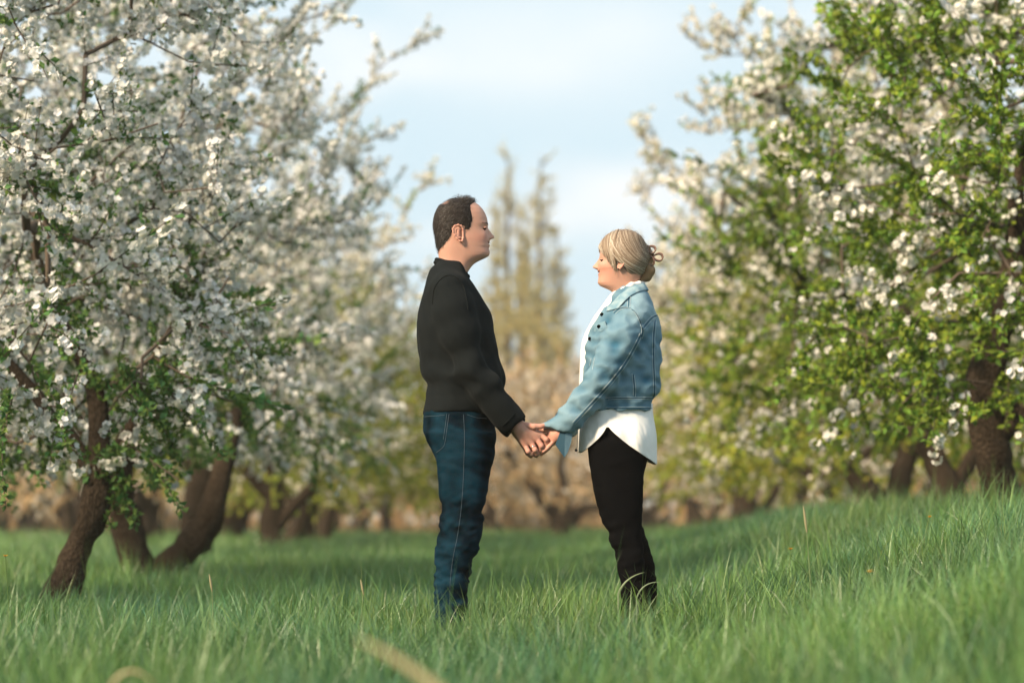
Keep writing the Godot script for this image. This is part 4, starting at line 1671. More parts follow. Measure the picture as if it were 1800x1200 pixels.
	for i in rows + 1:
		var y := lerpf(444.0, 346.7, float(i) / rows)
		for k in cols:
			var th := TAU * k / cols
			var q := head_point(y, th, 0.0, false)
			var px := base_px + q.x * PPM
			var edge := (table(hl, y, 1) - px)
			if y > 396.0 and px > 794.0 and px < 816.0 and y < 404.0:
				edge = minf(edge, 398.5 - y)
			var m := smoothstep(-0.5, 15.0, edge)
			var bald := 1.0 - smoothstep(5.0, 10.0, Vector2((px - 783.0) * 0.9, (y - 353.0) * 1.3).length())
			mask.append(edge)
			var lift := 0.0005 + (0.0048 * m + 0.0012 * noise.get_noise_3d(q.x * 3000.0, q.y * 3000.0, q.z * 3000.0) * m) * (1.0 - 0.75 * bald)
			lift += 0.003 * smoothstep(356.0, 350.0, y) * smoothstep(800.0, 822.0, px) * m
			if edge < 0.0:
				lift = -0.003
			var p := head_point(y, th, lift, false)
			p.y += lift * 0.5 * smoothstep(365.0, 350.0, y)
			var g := rng.randf_range(0.75, 1.3)
			var hc := Color(0.024 * g, 0.019 * g, 0.0168 * g).lerp(Color(0.30, 0.17, 0.13), bald * 0.7)
			hair.vert(p, Vector3.ZERO, hc)
	for i in rows:
		for k in cols:
			var a := first + i * cols + k
			var b := first + i * cols + (k + 1) % cols
			if maxf(maxf(mask[a - first], mask[b - first]), maxf(mask[a - first + cols], mask[b - first + cols])) < 0.0:
				continue
			hair.ix.append_array(PackedInt32Array([a, a + cols, b, b, a + cols, b + cols]))
	hair.smooth_from(first, 0)
	for s in 9500:
		var y := lerpf(441.0, 347.0, pow(rng.randf(), 0.9))
		var th := rng.randf() * TAU
		var q := head_point(y, th, 0.0, false)
		var px := base_px + q.x * PPM
		if px > table(hl, y, 1) - 0.5 + 2.2 * rng.randf() * rng.randf() or (y > 397.0 and y < 404.0 and px > 794.0 and px < 817.0):
			continue
		var bald := Vector2((px - 783.0) * 0.9, (y - 353.0) * 1.3).length() < 8.0
		if bald and rng.randf() < 0.8:
			continue
		var out := (head_point(y, th, 0.01, false) - q).normalized()
		var toph := smoothstep(368.0, 352.0, y)
		out = (out + Vector3(0, toph * 0.8, 0)).normalized()
		var p := q + out * (0.0010 + 0.0042 * smoothstep(0.0, 14.0, table(hl, y, 1) - px))
		var flow := Vector3(-0.55, -0.75, 0).lerp(Vector3(0.35, 0.55, rng.randf_range(-0.6, 0.6)), toph * smoothstep(790.0, 815.0, px))
		flow += Vector3(rng.randf_range(-1, 1), rng.randf_range(-1, 1), rng.randf_range(-1, 1)) * 0.35
		flow = (flow - out * flow.dot(out) * 0.9 + out * (0.05 + 0.14 * toph)).normalized()
		var g := rng.randf_range(0.35, 2.0)
		var hc := Color(0.027 * g, 0.0215 * g, 0.0190 * g)
		if rng.randf() < 0.14:
			hc = Color(0.10, 0.09, 0.085)
		strip_hair(hair, p, flow, out, rng.randf_range(0.007, 0.013) * (1.0 + 0.7 * toph), 0.0011, hc)
	# eyebrows
	for s: float in [1.0, -1.0]:
		for k in 46:
			var t := rng.randf()
			var y := lerpf(391.5, 389.0, t) + 2.2 * t * t + rng.randf_range(-1.3, 1.3)
			var z := lerpf(0.012, 0.046, t)
			var th := asin(clampf(z / 0.076, -1, 1)) * s
			var q := head_point(y, th, 0.0015)
			var out := Vector3(cos(th), 0, sin(th))
			strip_hair(hair, q, (Vector3(-0.6, 0.1, 0.8 * s)).normalized(), out, 0.008, 0.0009, Color(0.030, 0.022, 0.018))
	part("hair", hair.mesh(mat.hair), root)

func make_woman() -> void:
	base_px = 1118.0
	skin_c = Color(0.62, 0.360, 0.270)
	rng.seed = 62
	var gx := (base_px - 900.0) / PPM
	var root := thing("person", Vector3(gx, ground_height(gx, -COUPLE_Z), -COUPLE_Z), "person in pale denim jacket, white shirt and black trousers with blond hair clipped up", "person")
	# ---- shirt
	var sh := Field.new()
	sh.k = 0.02
	sh.folds = 5
	sh.fn = fold_noise
	sh.lofts.append(loft([[514, 1128, 1083, 0.050], [522, 1130, 1074, 0.070], [532, 1132, 1066, 0.075], [545, 1134, 1057, 0.078], [560, 1136, 1044.5, 0.078], [589, 1140, 1029, 0.074], [605, 1142, 1023.5, 0.072], [624, 1142, 1020.5, 0.072], [660, 1140, 1019, 0.075], [700, 1138, 1017.5, 0.085], [735, 1138, 1017, 0.10]], 0.0))
	var m0 := MB.new()
	nets(m0, sh, at(1005, 742, -0.2), at(1170, 505, 0.2), 0.009, Color.WHITE)
	# the tail below the jacket: a hanging sheet with a slit at each side
	var cols := 96
	var rowsn := 16
	var first := m0.v.size()
	var fi := m0.ix.size()
	for layer in 2:
		for i in rowsn + 1:
			var t := float(i) / rowsn
			for k in cols:
				var a := TAU * k / cols
				var ca := cos(a)      # -1 front (left), +1 back (right)
				var top_x := lerpf(1019.0, 1147.0, 0.5 + 0.5 * ca)
				var hem := 0.0
				var u := 0.5 + 0.5 * ca
				# hem row by column of the near side
				var hx := lerpf(1017.0, 1154.0, u)
				if hx < 1065.0:
					var w := clampf((1065.0 - hx) / 42.0, 0.0, 1.0)
					hem = lerpf(754.0, 801.0, pow(w, 0.62))
				else:
					var w := clampf((hx - 1065.0) / 86.0, 0.0, 1.0)
					hem = lerpf(754.0, 822.0, pow(w, 0.72))
				var y := lerpf(716.0, hem, t)
				var spread := smoothstep(722.0, 782.0, y)
				var x := lerpf(top_x, hx, spread)
				var w2 := lerpf(0.138, 0.184, spread) + 0.005 * sin(a * 7.0 + 1.0) * spread + 0.004 * sin(a * 13.0) * t + 0.008 * noise.get_noise_2d(a * 900.0, y * 6.0) * spread
				var th := 0.0012 * (1 - 2 * layer)
				m0.vert(at(x + ca * th * PPM, y, signf(sin(a)) * pow(absf(sin(a)), 0.8) * (w2 + th)), Vector3.ZERO, Color.WHITE)
	var per := (rowsn + 1) * cols
	for layer in 2:
		for i in rowsn:
			for k in cols:
				var a := first + layer * per + i * cols + k
				var b := first + layer * per + i * cols + (k + 1) % cols
				if layer == 0:
					m0.ix.append_array(PackedInt32Array([a, b, a + cols, b, b + cols, a + cols]))
				else:
					m0.ix.append_array(PackedInt32Array([a, a + cols, b, b, a + cols, b + cols]))
	for k in cols:
		var a := first + rowsn * cols + k
		var b := first + rowsn * cols + (k + 1) % cols
		m0.ix.append_array(PackedInt32Array([a, b, a + per, b, b + per, a + per]))
	m0.smooth_from(first, fi)
	var shirt := part("shirt", m0.mesh(mat.shirt), root)
	# shirt collar, shirt cuff and drawstring
	var sc := Field.new()
	sc.k = 0.012
	for s: float in [1.0, -1.0]:
		chain_px(sc, [[1131, 504, 0.0, 0.009], [1124, 505, 0.036, 0.009], [1110, 508, 0.052, 0.0095], [1096, 516.5, 0.053, 0.010], [1084, 527.5, 0.045, 0.010], [1074, 538, 0.036, 0.009], [1065, 550, 0.026, 0.007]], s)
	var msc := MB.new()
	nets(msc, sc, at(1050, 560, -0.09), at(1145, 495, 0.09), 0.005, Color.WHITE)
	part("shirt_collar", msc.mesh(mat.shirt), root)
	var mcu := MB.new()
	mcu.prism(PackedVector3Array([at(974, 762, 0.158), at(999, 764, 0.160), at(990, 780, 0.164), at(984, 777, 0.163)]), Vector3(0, 0, 0.0015), Color.WHITE)
	part("shirt_cuff", mcu.mesh(mat.shirt), root)
	var mdr := MB.new()
	mdr.tube(PackedVector3Array([at(1017, 735, 0.05), at(1016, 760, 0.055), at(1014.5, 780, 0.056), at(1013, 795, 0.056)]), PackedFloat32Array([0.0012, 0.0014, 0.0012, 0.0014]), 6, Color.WHITE)
	mdr.ball(at(1012, 798, 0.056), Vector3(0.005, 0.006, 0.005), 6, Color.WHITE)
	part("drawstring", mdr.mesh(mat.shirt), root)
	# ---- denim jacket
	var ja := Field.new()
	ja.k = 0.04
	ja.folds = 3
	ja.fn = fold_noise
	ja.lofts.append(loft([[511, 1135, 1088, 0.060], [520, 1141, 1080, 0.102], [529, 1146, 1074, 0.130], [545, 1152, 1064, 0.158], [560, 1157, 1052, 0.168], [589, 1161.5, 1036, 0.170], [605, 1163, 1030, 0.168], [624, 1164, 1027, 0.165], [656, 1162, 1025, 0.160], [688, 1161, 1025, 0.162],
		[700, 1157, 1028, 0.162], [707, 1150, 1031, 0.156], [710, 1149, 1032, 0.153], [729, 1147, 1034, 0.153]], 0.0, 2.3, 1))
	var arm := [[1103, 574, 0.138, 0.063], [1090, 606, 0.170, 0.0625], [1070, 645, 0.186, 0.056], [1050, 680, 0.184, 0.051], [1028, 712, 0.172, 0.049], [1004, 743, 0.158, 0.045], [980, 770, 0.146, 0.038]]
	for s: float in [1.0, -1.0]:
		chain_px(ja, arm, s)
	for s: float in [1.0, -1.0]:
		chain_px(ja, [[986, 748, 0.152, 0.026], [968, 755, 0.150, 0.015], [956, 759, 0.148, 0.008]], s)
	ja.cut_p.append(at(978, 763.5, 0)); ja.cut_n.append(Vector3(-0.22, -0.97, 0).normalized())
	# only sleeves reach lower than the band
	var m1 := MB.new()
	nets(m1, ja, at(935, 790, -0.30), at(1180, 500, 0.30), 0.007, Color.WHITE, paint_jacket)
	var jacket := part("denim_jacket", m1.mesh(mat.denim), root)
	# collar, folded over the shoulders
	var mc := MB.new()
	var fold_line := [[1134, 503.5, 0.0], [1130, 504.5, 0.045], [1116, 508.5, 0.072], [1101, 516.5, 0.080], [1088, 527.5, 0.078], [1077, 539, 0.070], [1067, 548, 0.058]]
	var hem_line := [[1142, 515, 0.0], [1138, 516.5, 0.055], [1122, 522, 0.09], [1107, 530, 0.10], [1095, 541.5, 0.10], [1084, 554, 0.09], [1064, 557, 0.06]]
	for s: float in [1.0, -1.0]:
		var inner := PackedVector3Array()
		var outer := PackedVector3Array()
		for k in fold_line.size():
			var fl0 := at(fold_line[k][0], fold_line[k][1])
			var z0 := maxf(fold_line[k][2], on_surface(ja, fl0).z + 0.006)
			var hm := at(hem_line[k][0], hem_line[k][1])
			var z1 := maxf(hem_line[k][2], on_surface(ja, hm).z + 0.007)
			if k == 0:
				z0 = 0.0; z1 = 0.0
			inner.append(Vector3(fl0.x, fl0.y, z0 * s)); outer.append(Vector3(hm.x, hm.y, z1 * s))
		band(mc, inner, outer, 0.0028, s)
	for i in mc.v.size():
		mc.c[i] = paint_collar(mc.v[i], mc.n[i])
	part("jacket_collar", mc.mesh(mat.denim), root)
	# hanging open cuff
	var mf := MB.new()
	mf.prism(PackedVector3Array([at(984, 765, 0.176), at(993, 767, 0.181), at(992, 790, 0.186), at(990, 812, 0.188), at(983, 802, 0.185), at(975, 790, 0.180), at(980, 777, 0.177)]), Vector3(0.0006, 0, 0.0018), Color(0.040, 0.095, 0.135))
	mf.prism(PackedVector3Array([at(992, 766, 0.181), at(1004, 768, 0.170), at(1002, 786, 0.176), at(996, 803, 0.184), at(990, 812.5, 0.188), at(991, 790, 0.187)]), Vector3(0.0008, 0, 0.0016), Color(0.16, 0.27, 0.33))
	part("jacket_cuff", mf.mesh(mat.denim), root)
	# seams: raised denim ridges with pale and dark thread
	var ms := MB.new()
	var pale := Color(0.42, 0.50, 0.53)
	var deep := Color(0.030, 0.095, 0.150)
	var lines := [[[1077, 562], [1084, 556], [1094, 553], [1104, 554.5], [1113, 562], [1120, 574], [1126, 592], [1124, 604]], [[1105, 524], [1103, 540], [1102, 552]], [[1126, 590], [1134, 580], [1145, 568], [1156, 562]],
		[[1150, 572], [1147, 600], [1146.5, 640], [1148, 680], [1148, 705]], [[1110, 668], [1112, 690], [1112, 706]], [[1123, 600], [1112, 622], [1096, 650], [1076, 677], [1056, 700], [1032, 726], [1006, 754]],
		[[1040, 640], [1036, 660]], [[1064, 731 - 21], [1090, 709], [1120, 709], [1147, 708]], [[1064, 727], [1095, 726.5], [1146, 725]]]
	for l in lines:
		seam(ms, ja, l, 0.0017, deep)
		seam(ms, ja, l, 0.0009, pale, Vector2(2.2, 1.6))
		seam(ms, ja, l, 0.0009, pale, Vector2(-2.0, -1.4))
	part("stitching", ms.mesh(mat.stitch), root)
	# chest pocket flap and placket
	var pf := MB.new()
	var fl := PackedVector3Array()
	for q in [[1045, 580], [1062, 574], [1064, 588], [1055, 593], [1043, 592]]:
		fl.append(on_surface(ja, at(q[0], q[1]), 0.003))
	pf.prism(fl, Vector3(0, 0, 0.002), Color(0.22, 0.36, 0.43))
	part("pocket_flap", pf.mesh(mat.denim), root)
	for q in [[1051, 584, 0.008], [1057, 562, 0.006], [1036, 604, 0.006]]:
		var bm := MB.new()
		var p := on_surface(ja, at(q[0], q[1]), q[2])
		bm.ball(p, Vector3(0.0075, 0.0075, 0.003), 8, Color.WHITE)
		part("button", bm.mesh(mat.copper), root)
	# ---- trousers
	var tr := Field.new()
	tr.k = 0.03
	tr.folds = 4
	tr.fn = fold_noise
	tr.lofts.append(loft([[738, 1136, 1040, 0.125], [758, 1144, 1034, 0.150], [780, 1146, 1033, 0.165], [801, 1141, 1035, 0.166], [822, 1133, 1037, 0.162]], 0.0))
	tr.lofts.append(loft([[786, 1143, 1035, 0.082], [815, 1136, 1035.5, 0.084], [837, 1130.5, 1037.5, 0.083], [869, 1128, 1042, 0.080], [904, 1127, 1051, 0.074], [932, 1126, 1060, 0.068], [956, 1126, 1070, 0.064], [988, 1129, 1082, 0.060], [1016, 1132, 1086.5, 0.056], [1051, 1134, 1089, 0.052], [1100, 1134, 1092, 0.050], [1116, 1134, 1092, 0.05]], 0.084))
	tr.lofts.append(loft([[786, 1143, 1037, 0.082], [837, 1129, 1040, 0.083], [869, 1127, 1045, 0.080], [904, 1128.5, 1056, 0.074], [932, 1131.5, 1068, 0.068], [956, 1138.5, 1081, 0.064], [988, 1149, 1098, 0.060], [1016, 1154, 1108, 0.056], [1051, 1155, 1112, 0.052], [1100, 1155, 1114, 0.050], [1116, 1155, 1114, 0.05]], -0.084))
	var m4 := MB.new()
	nets(m4, tr, at(1020, 1122, -0.21), at(1170, 708, 0.21), 0.008, Color.WHITE)
	part("trousers", m4.mesh(mat.black), root)
	for s in [[1.0, 1134.0], [-1.0, 1155.0]]:
		var mo := MB.new()
		shoe(mo, at(s[1] - 12.0, FEET_ROW, 0.084 * s[0]), -1.0)
		part("shoe", mo.mesh(mat.shoe), root)
	# ---- body
	head_axis = 1096.0
	head_sx = -1.0
	head_rows = [[545, 1124, 1082, 0.054], [532, 1122, 1081, 0.051], [524, 1121, 1080, 0.046], [518, 1120, 1077, 0.046], [514, 1119.5, 1071, 0.0465], [510.5, 1120, 1062.5, 0.0475], [507.5, 1121, 1055.5, 0.049], [502.5, 1123, 1051.5, 0.0515], [497, 1126, 1052.2, 0.0545], [494, 1127, 1052.8, 0.0565],
		[490, 1128, 1053, 0.0588], [484, 1131, 1052.5, 0.0622], [480, 1132, 1051.6, 0.0642], [477, 1133, 1051.3, 0.0665], [470, 1134, 1051.8, 0.068], [464, 1135, 1053, 0.069], [457, 1135.5, 1054.6, 0.070], [447, 1135, 1056, 0.071], [437, 1133, 1058.5, 0.0705],
		[428, 1128, 1063.5, 0.066], [421, 1121, 1070.5, 0.056], [416.5, 1113, 1078, 0.042], [414.2, 1106, 1086, 0.024], [413.4, 1098, 1094, 0.006]]
	nose_rows = [[480, 0.0, 0.012], [478.2, 1.6, 0.0125], [476.8, 5.6, 0.0125], [474.8, 8.6, 0.0112], [472.5, 8.4, 0.0100], [469, 5.4, 0.0088], [465, 2.8, 0.0078], [461, 1.0, 0.0075], [457, 0.0, 0.008]]
	eye_at = Vector2(1061.0, 463.5)
	mouth_row = 484.5
	var mb := MB.new()
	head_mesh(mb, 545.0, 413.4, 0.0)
	ear_mesh(mb, [[1086.5, 464], [1088, 459.5], [1092, 457.5], [1096, 459], [1098, 463.5], [1097.5, 468.5], [1095.5, 473], [1092.5, 477], [1089.5, 480], [1087, 479.5], [1086.3, 476]], 0.0625)
	var fingers := [
		[[964, 778, 0.124, 0.0092], [955, 784, 0.118, 0.0088], [947, 787, 0.112, 0.0082], [941, 786, 0.108, 0.0075]],
		[[966, 781, 0.128, 0.0094], [957, 789, 0.122, 0.0088], [949, 793, 0.116, 0.0082], [943, 793, 0.110, 0.0075]],
		[[969, 783, 0.134, 0.0094], [961, 792, 0.134, 0.0090], [955, 799, 0.134, 0.0084], [952, 803, 0.133, 0.0078]],
		[[973, 783, 0.142, 0.0085], [966, 791, 0.146, 0.0080], [960, 797, 0.146, 0.0074], [955, 801, 0.144, 0.0070]],
		[[978, 768, 0.138, 0.0105], [966, 766, 0.132, 0.0098], [956, 764, 0.124, 0.0088], [948, 763, 0.116, 0.0078]]]
	var palm := [
		[[996, 758, 0.152, 0.025], [984, 769, 0.146, 0.0225], [976, 773, 0.140, 0.019], [964, 777, 0.126, 0.0125]],
		[[984, 770, 0.146, 0.022], [968, 782, 0.133, 0.0115]],
		[[984, 772, 0.147, 0.020], [973, 783, 0.141, 0.0105]],
		[[980, 771, 0.140, 0.019], [966, 768, 0.130, 0.0125]]]
	for s: float in [1.0, -1.0]:
		hand_nets(mb, hand_field(fingers, palm, s))
	body_of(mb, [sh, tr], at(1005, 1120, -0.21), at(1170, 520, 0.21))
	var armf := Field.new()
	armf.k = 0.02
	for s: float in [1.0, -1.0]:
		chain_px(armf, [[1103, 574, 0.12, 0.04], [1070, 645, 0.18, 0.034], [1028, 712, 0.170, 0.030], [990, 764, 0.149, 0.024]], s)
	nets(mb, armf, at(960, 800, -0.24), at(1140, 530, 0.24), 0.014, skin_c)
	part("body", mb.mesh(mat.skin), root)
	for s: float in [1.0, -1.0]:
		var er := MB.new()
		er.ball(at(1086.5, 481, 0.076 * s), Vector3.ONE * 0.0032, 6, Color.WHITE)
		part("earring", er.mesh(mat.copper), root)
	make_blond_hair(root)

func paint_collar(p: Vector3, n: Vector3) -> Color:
	var fine := noise.get_noise_3d(p.x * 2600.0, p.y * 2600.0, p.z * 2600.0)
	return Color(0.20, 0.36, 0.45).lerp(Color(0.42, 0.55, 0.59), clampf(0.5 + fine, 0.0, 1.0))

const HAIR_C := Vector2(1098.0, 453.5)
const HAIR_R := Vector3(44.0, 44.5, 0.0805)

func hair_lift(px: float, py: float, s: float, off: float) -> Vector3:
	var u := (px - HAIR_C.x) / HAIR_R.x
	var v := (py - HAIR_C.y) / HAIR_R.y
	var q := sqrt(u * u + v * v)
	if q > 0.995:
		u *= 0.995 / q; v *= 0.995 / q
		px = HAIR_C.x + u * HAIR_R.x; py = HAIR_C.y + v * HAIR_R.y
	var z := pow(maxf(1.0 - u * u - v * v, 0.0), 0.42) * HAIR_R.z
	var out := Vector3(u / HAIR_R.x * PPM * 0.23, -v / HAIR_R.y * PPM * 0.23, s * z / HAIR_R.z).normalized()
	return at(px, py, z * s) + out * off

func hair_line(p: Array, s: float, off: float, width: float, col: Color, mb: MB) -> void:
	var pts := PackedVector3Array()
	var ups := PackedVector3Array()
	var ws := PackedFloat32Array()
	var n := 14
	for i in n + 1:
		var t := float(i) / n
		var a: Vector2 = p[0]
		var b: Vector2 = p[1]
		var c: Vector2 = p[2]
		var q := a.lerp(b, t).lerp(b.lerp(c, t), t)
		var w := hair_lift(q.x, q.y, s, off)
		pts.append(w)
		ups.append((hair_lift(q.x, q.y, s, off + 0.01) - w).normalized())
		ws.append(width * (0.55 + 0.75 * sin(PI * clampf(t, 0.06, 0.95))))
	mb.ribbon(pts, ups, ws, col)

func blond() -> Color:
	var t := rng.randf()
	var c := Color(0.235, 0.165, 0.112).lerp(Color(0.47, 0.375, 0.275), t * t * 0.5 + 0.4 * rng.randf())
	if rng.randf() < 0.16:
		c = Color(0.165, 0.112, 0.076)
	if rng.randf() < 0.14:
		c = Color(0.56, 0.48, 0.38)
	return Color(c.r * 0.80, c.g * 0.80, c.b * 0.82)

func make_blond_hair(root: Node3D) -> void:
	var mb := MB.new()
	# under-layer that follows the same swept-back form
	var rows := 44
	var cols := 60
	for s: float in [1.0, -1.0]:
		var first := mb.v.size()
		var fi := mb.ix.size()
		var keep := PackedByteArray()
		for i in rows + 1:
			for k in cols + 1:
				var px := lerpf(1053.5, 1142.5, float(k) / cols)
				var py := lerpf(408.5, 498.5, float(i) / rows)
				var front := 1053.0
				if py > 438.0:
					front = 1054.0 + (py - 438.0) * 0.92
				if py > 456.0:
					front = maxf(front, 1097.0 + (py - 472.0) * 0.62)
				if py > 456.0 and py < 472.0:
					front = maxf(front, 1097.0)
				var u := (px - HAIR_C.x) / HAIR_R.x
				var v := (py - HAIR_C.y) / HAIR_R.y
				keep.append(1 if px > front and u * u + v * v < 1.06 else 0)
				mb.vert(hair_lift(px, py, s, 0.0), Vector3.ZERO, Color(0.24, 0.17, 0.115))
		for i in rows:
			for k in cols:
				var a := i * (cols + 1) + k
				if keep[a] and keep[a + 1] and keep[a + cols + 1] and keep[a + cols + 2]:
					mb.ix.append_array(PackedInt32Array([first + a, first + a + cols + 1, first + a + 1, first + a + 1, first + a + cols + 1, first + a + cols + 2]))
		mb.smooth_from(first, fi)
		for k in 760:
			var u := rng.randf()
			var px0 := lerpf(1063.0, 1128.0, u)
			var py0 := HAIR_C.y - HAIR_R.y * sqrt(maxf(0.0, 1.0 - pow((px0 - HAIR_C.x) / HAIR_R.x, 2.0))) + rng.randf_range(0.0, 5.0)
			var a := Vector2(px0, py0)
			var b := Vector2(lerpf(1062.0, 1132.0, u) + rng.randf_range(-5, 5), lerpf(462.0, 440.0, u) + rng.randf_range(-9, 9))
			var c := Vector2(1139.0 + rng.randf_range(-4, 3), lerpf(488.0, 452.0, clampf(u + rng.randf_range(-0.15, 0.15), 0, 1)))
			hair_line([a, b, c], s, rng.randf_range(0.0010, 0.0060), rng.randf_range(0.0006, 0.0017), blond(), mb)
		for k in 120:      # nape, swept up to the clip
			var a := Vector2(rng.randf_range(1097, 1104), rng.randf_range(466, 478))
			var c := Vector2(1136.0 + rng.randf_range(-4, 4), rng.randf_range(480, 496))
			hair_line([a, Vector2(rng.randf_range(1104, 1116), rng.randf_range(490, 499)), c], s, rng.randf_range(0.001, 0.004), rng.randf_range(0.001, 0.0026), blond() * 0.85, mb)
		for k in 300:      # fringe falling past the temple
			var u := rng.randf()
			var px0 := lerpf(1060.0, 1090.0, u)
			var py0 := HAIR_C.y - HAIR_R.y * sqrt(maxf(0.0, 1.0 - pow((px0 - HAIR_C.x) / HAIR_R.x, 2.0))) + 1.0
			var c := Vector2(lerpf(1058.0, 1084.0, pow(u, 0.6)) + rng.randf_range(-1.5, 1.5), lerpf(446.0, 478.0, pow(u, 0.7)) + rng.randf_range(-5, 6))
			hair_line([Vector2(px0, py0), Vector2(lerpf(1052.5, 1078.0, u), 434.0), c], s, rng.randf_range(0.004, 0.0085), rng.randf_range(0.0006, 0.0015), blond() * 1.08, mb)
		for k in 60:       # over the top of the ear
			var x0 := rng.randf_range(1072, 1090)
			hair_line([Vector2(x0, rng.randf_range(424, 436)), Vector2(rng.randf_range(1074, 1088), rng.randf_range(462, 470)), Vector2(1128.0 + rng.randf_range(-4, 6), rng.randf_range(474, 490))], s, rng.randf_range(0.004, 0.0095), rng.randf_range(0.001, 0.0026), blond(), mb)
		for k in 40:       # loose wisps in front of the ear
			var x := rng.randf_range(1077, 1085)
			var lo_y := rng.randf_range(474, 494)
			var pts := PackedVector3Array()
			var ups := PackedVector3Array()
			var ws := PackedFloat32Array()
			for i in 8:
				var t := i / 7.0
				pts.append(at(x + sin(t * 3.0) * 1.5, lerpf(452.0, lo_y, t), (0.076 - 0.010 * t) * s))
				ups.append(Vector3(0, 0, s)); ws.append(0.0011 * (1.1 - t))
			mb.ribbon(pts, ups, ws, blond())
	# loose hairs round the outline
	for k in 90:
		var a0 := rng.randf_range(-2.9, 0.3)
		var px0 := HAIR_C.x + cos(a0) * HAIR_R.x * 0.98
		var py0 := HAIR_C.y + sin(a0) * HAIR_R.y * 0.98
		var p0 := at(px0, py0, rng.randf_range(-0.03, 0.03))
		var along := Vector3(-sin(a0), -cos(a0), 0) * (1.0 if rng.randf() < 0.7 else -1.0)
		var out := Vector3(cos(a0), -sin(a0), 0)
		var length := rng.randf_range(0.015, 0.04)
		mb.tube(PackedVector3Array([p0, p0 + along * length * 0.5 + out * length * 0.16, p0 + along * length + out * length * rng.randf_range(0.1, 0.4)]), PackedFloat32Array([0.0004, 0.0003, 0.0002]), 3, blond())
	# the twisted knot held by the clip
	var kn := Field.new()
	kn.k = 0.008
	kn.chain([at(1136, 470), at(1142, 480), at(1138, 491), at(1128, 496)], [0.022, 0.0245, 0.020, 0.012])
	kn.chain([at(1140, 440), at(1144, 456), at(1141, 470)], [0.012, 0.016, 0.016])
	nets(mb, kn, at(1110, 510, -0.04), at(1165, 425, 0.04), 0.004, Color(0.25, 0.155, 0.085))
	for k in 150:
		var a0 := rng.randf() * TAU
		var pts := PackedVector3Array()
		var ups := PackedVector3Array()
		var ws := PackedFloat32Array()
		var centre := at(1140, 481) if k % 3 else at(1143, 455)
		var r := Vector3(0.0245, 0.0300, 0.0265) if k % 3 else Vector3(0.0155, 0.030, 0.0175)
		var tilt := rng.randf_range(-0.6, 0.6)
		for i in 9:
			var a := a0 + i * 0.26
			var d := Vector3(cos(a) * cos(tilt), sin(a), sin(tilt) + cos(a) * 0.5 * sin(a0)).normalized()
			pts.append(centre + d * r * 1.03); ups.append((d / r).normalized()); ws.append(rng.randf_range(0.0012, 0.0022))
		mb.ribbon(pts, ups, ws, blond())
	part("hair", mb.mesh(mat.hair), root)
	# claw clip: three open loops on each jaw
	var cl := MB.new()
	for s: float in [1.0, -1.0]:
		for lp in [[1146.5, 443.0, 7.0, 6.6, 0.6], [1158.5, 456.5, 8.0, 6.2, 0.05], [1144.5, 464.5, 6.4, 7.4, -0.3]]:
			var pts := PackedVector3Array()
			var rad := PackedFloat32Array()
			for i in 26:
				var a := TAU * i / 26.0
				var e := Vector2(cos(a) * lp[2], sin(a) * lp[3] * (1.0 + 0.25 * cos(a))).rotated(lp[4])
				pts.append(at(lp[0] + e.x, lp[1] + e.y, s * (0.021 + 0.004 * cos(a))))
				rad.append(0.0030)
			cl.tube(pts, rad, 7, Color.WHITE, 0.0, null, true)
	cl.tube(PackedVector3Array([at(1149, 452, 0.022), at(1150, 453, 0.0), at(1149, 452, -0.022)]), PackedFloat32Array([0.004, 0.005, 0.004]), 8, Color.WHITE)
	part("hair_clip", cl.mesh(mat.clip), root)

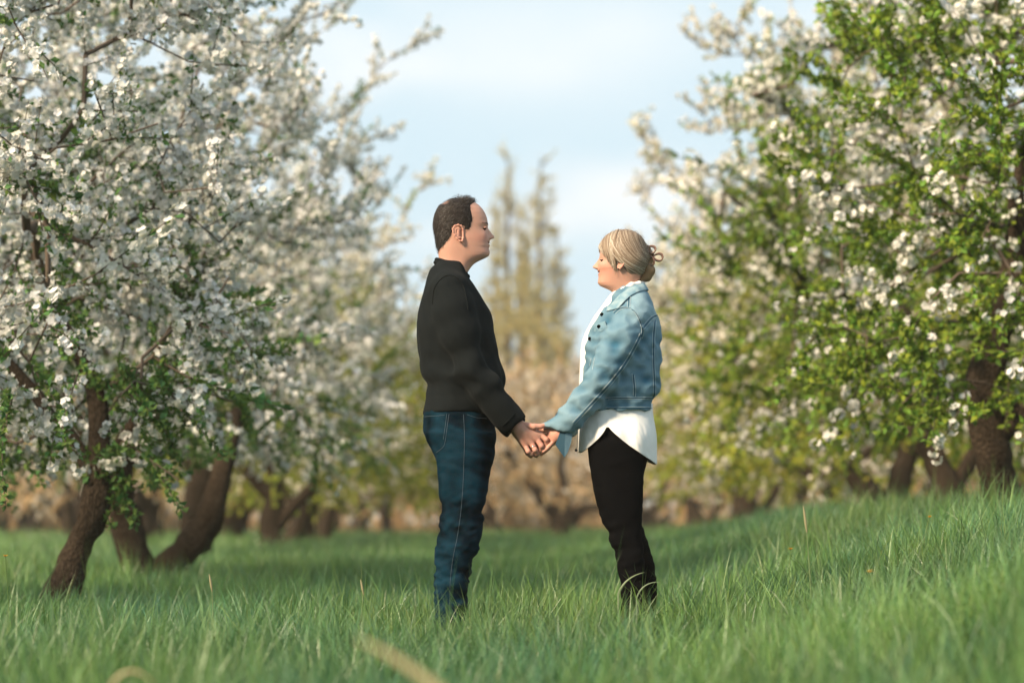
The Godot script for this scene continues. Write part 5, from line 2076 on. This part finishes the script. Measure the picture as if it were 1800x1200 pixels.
# ---------------------------------------------------------------- small plants in the grass
func make_small_plants() -> void:
	rng.seed = 31
	# yellow flower heads on thin stems
	for q in [[12, 9.4, 0.36, "yellow dandelion on a bent tall stem near the leaning trunk"], [1388, 9.6, 0.26, "small orange-yellow dandelion beside the tall pale grass stalk"], [1633, 10.2, 0.22, "orange-yellow dandelion on the grassy bank"], [1527, 7.6, 0.20, "yellow dandelion low in the grass of the bank"]]:
		var x := ray_x(q[0], q[1])
		var o := thing("dandelion", V(x, ground_height(x, -q[1]), -q[1]), q[3], "flower", "dandelions in the grass")
		var st := MB.new()
		var h: float = q[2]
		var bend := rng.randf_range(-0.05, 0.05)
		st.tube(PackedVector3Array([V(-bend, -0.01), V(-bend * 0.6, h * 0.5), V(0, h)]), PackedFloat32Array([0.002, 0.0018, 0.0015]), 6, Color(0.11, 0.19, 0.05))
		part("stem", st.mesh(mat.grass), o)
		var hd := MB.new()
		for k in 34:
			var a := TAU * k / 34.0 + rng.randf() * 0.1
			var lift := rng.randf_range(0.1, 0.9)
			var d := Vector3(cos(a) * (1.0 - lift * 0.5), lift * 0.6, sin(a) * (1.0 - lift * 0.5))
			var side := Vector3(-sin(a), 0, cos(a)) * 0.0022
			hd.tri_flat(V(0, h) - side, V(0, h) + d * 0.017, V(0, h) + side, Color.WHITE)
		part("flower_head", hd.mesh(mat.yellow), o)
	# pale dry stalks
	for q in [[1417, 8.6, 0.44, 0.02, "tall pale grass stalk with a narrow seed head on the bank"], [375, 9.0, 0.30, 0.01, "thin pale grass stalk standing beside the shaded grass"], [640, 9.4, 0.27, -0.02, "short pale grass stalk beside the legs in jeans"]]:
		var x := ray_x(q[0], q[1])
		var o := thing("grass_stalk", V(x, ground_height(x, -q[1]), -q[1]), q[4], "grass stalk", "pale grass stalks")
		var st := MB.new()
		var h: float = q[2]
		st.tube(PackedVector3Array([V(q[3], -0.01), V(q[3] * 0.4, h * 0.5), V(0, h * 0.8)]), PackedFloat32Array([0.0022, 0.002, 0.0014]), 6, Color(0.20, 0.26, 0.12))
		part("stem", st.mesh(mat.grass), o)
		var hd := MB.new()
		hd.tube(PackedVector3Array([V(0, h * 0.78), V(-0.004, h * 0.86), V(-0.008, h * 0.94), V(-0.012, h)]), PackedFloat32Array([0.002, 0.005, 0.0042, 0.001]), 7, Color(0.34, 0.30, 0.17))
		part("seed_head", hd.mesh(mat.grass), o)
	# dry bent blades near the camera, and green ones arching before the black trousers
	for q in [[[805, 1235, 3.4], [705, 1150, 3.4], [628, 1120, 3.4], 0.0075, Color(0.42, 0.34, 0.19), "broad dry straw blade lying across the foremost grass"],
			[[196, 1206, 4.6], [235, 1146, 4.6], [280, 1206, 4.6], 0.0035, Color(0.40, 0.31, 0.18), "thin dry blade arched over in the foremost grass"],
			[[1086, 1042, 9.0], [1098, 1012, 9.0], [1132, 1005, 9.0], 0.0035, Color(0.20, 0.25, 0.14), "pale blade curving up across the black trousers"],
			[[1118, 1050, 9.1], [1128, 1020, 9.1], [1160, 1022, 9.1], 0.003, Color(0.17, 0.22, 0.13), "thin blade lying level across the black trouser hems"]]:
		var p := []
		for k in 3:
			var d: float = q[k][2]
			p.append(Vector3(ray_x(q[k][0], d), 0.5 + (915.0 - q[k][1]) * d / FOCAL, -d))
		var foot := Vector3(p[0].x, ground_height(p[0].x, p[0].z), p[0].z + 0.02)
		var o := thing("long_grass_stem", foot, q[5], "grass")
		var bl := MB.new()
		var pts := PackedVector3Array([Vector3.ZERO])
		var ups := PackedVector3Array([Vector3(0, 0, 1)])
		var ws := PackedFloat32Array([q[3] * 0.7])
		for i in 9:
			var t := i / 8.0
			pts.append(p[0].lerp(p[1], t).lerp(p[1].lerp(p[2], t), t) - foot)
			ups.append(Vector3(0.1, 0.35, 1).normalized())
			ws.append(q[3] * (1.0 - 0.85 * t * t))
		bl.ribbon(pts, ups, ws, q[4], 0.2)
		part("blade", bl.mesh(mat.grass), o)

func _ready() -> void:
	noise.seed = 3
	noise.frequency = 0.01
	noise.fractal_octaves = 3
	fold_noise.seed = 9
	fold_noise.frequency = 0.01
	fold_noise.fractal_octaves = 2
	make_camera_and_light()
	make_materials()
	make_ground()
	rng.seed = 5
	make_grass()
	make_trees()
	make_small_plants()
	make_man()
	make_woman()
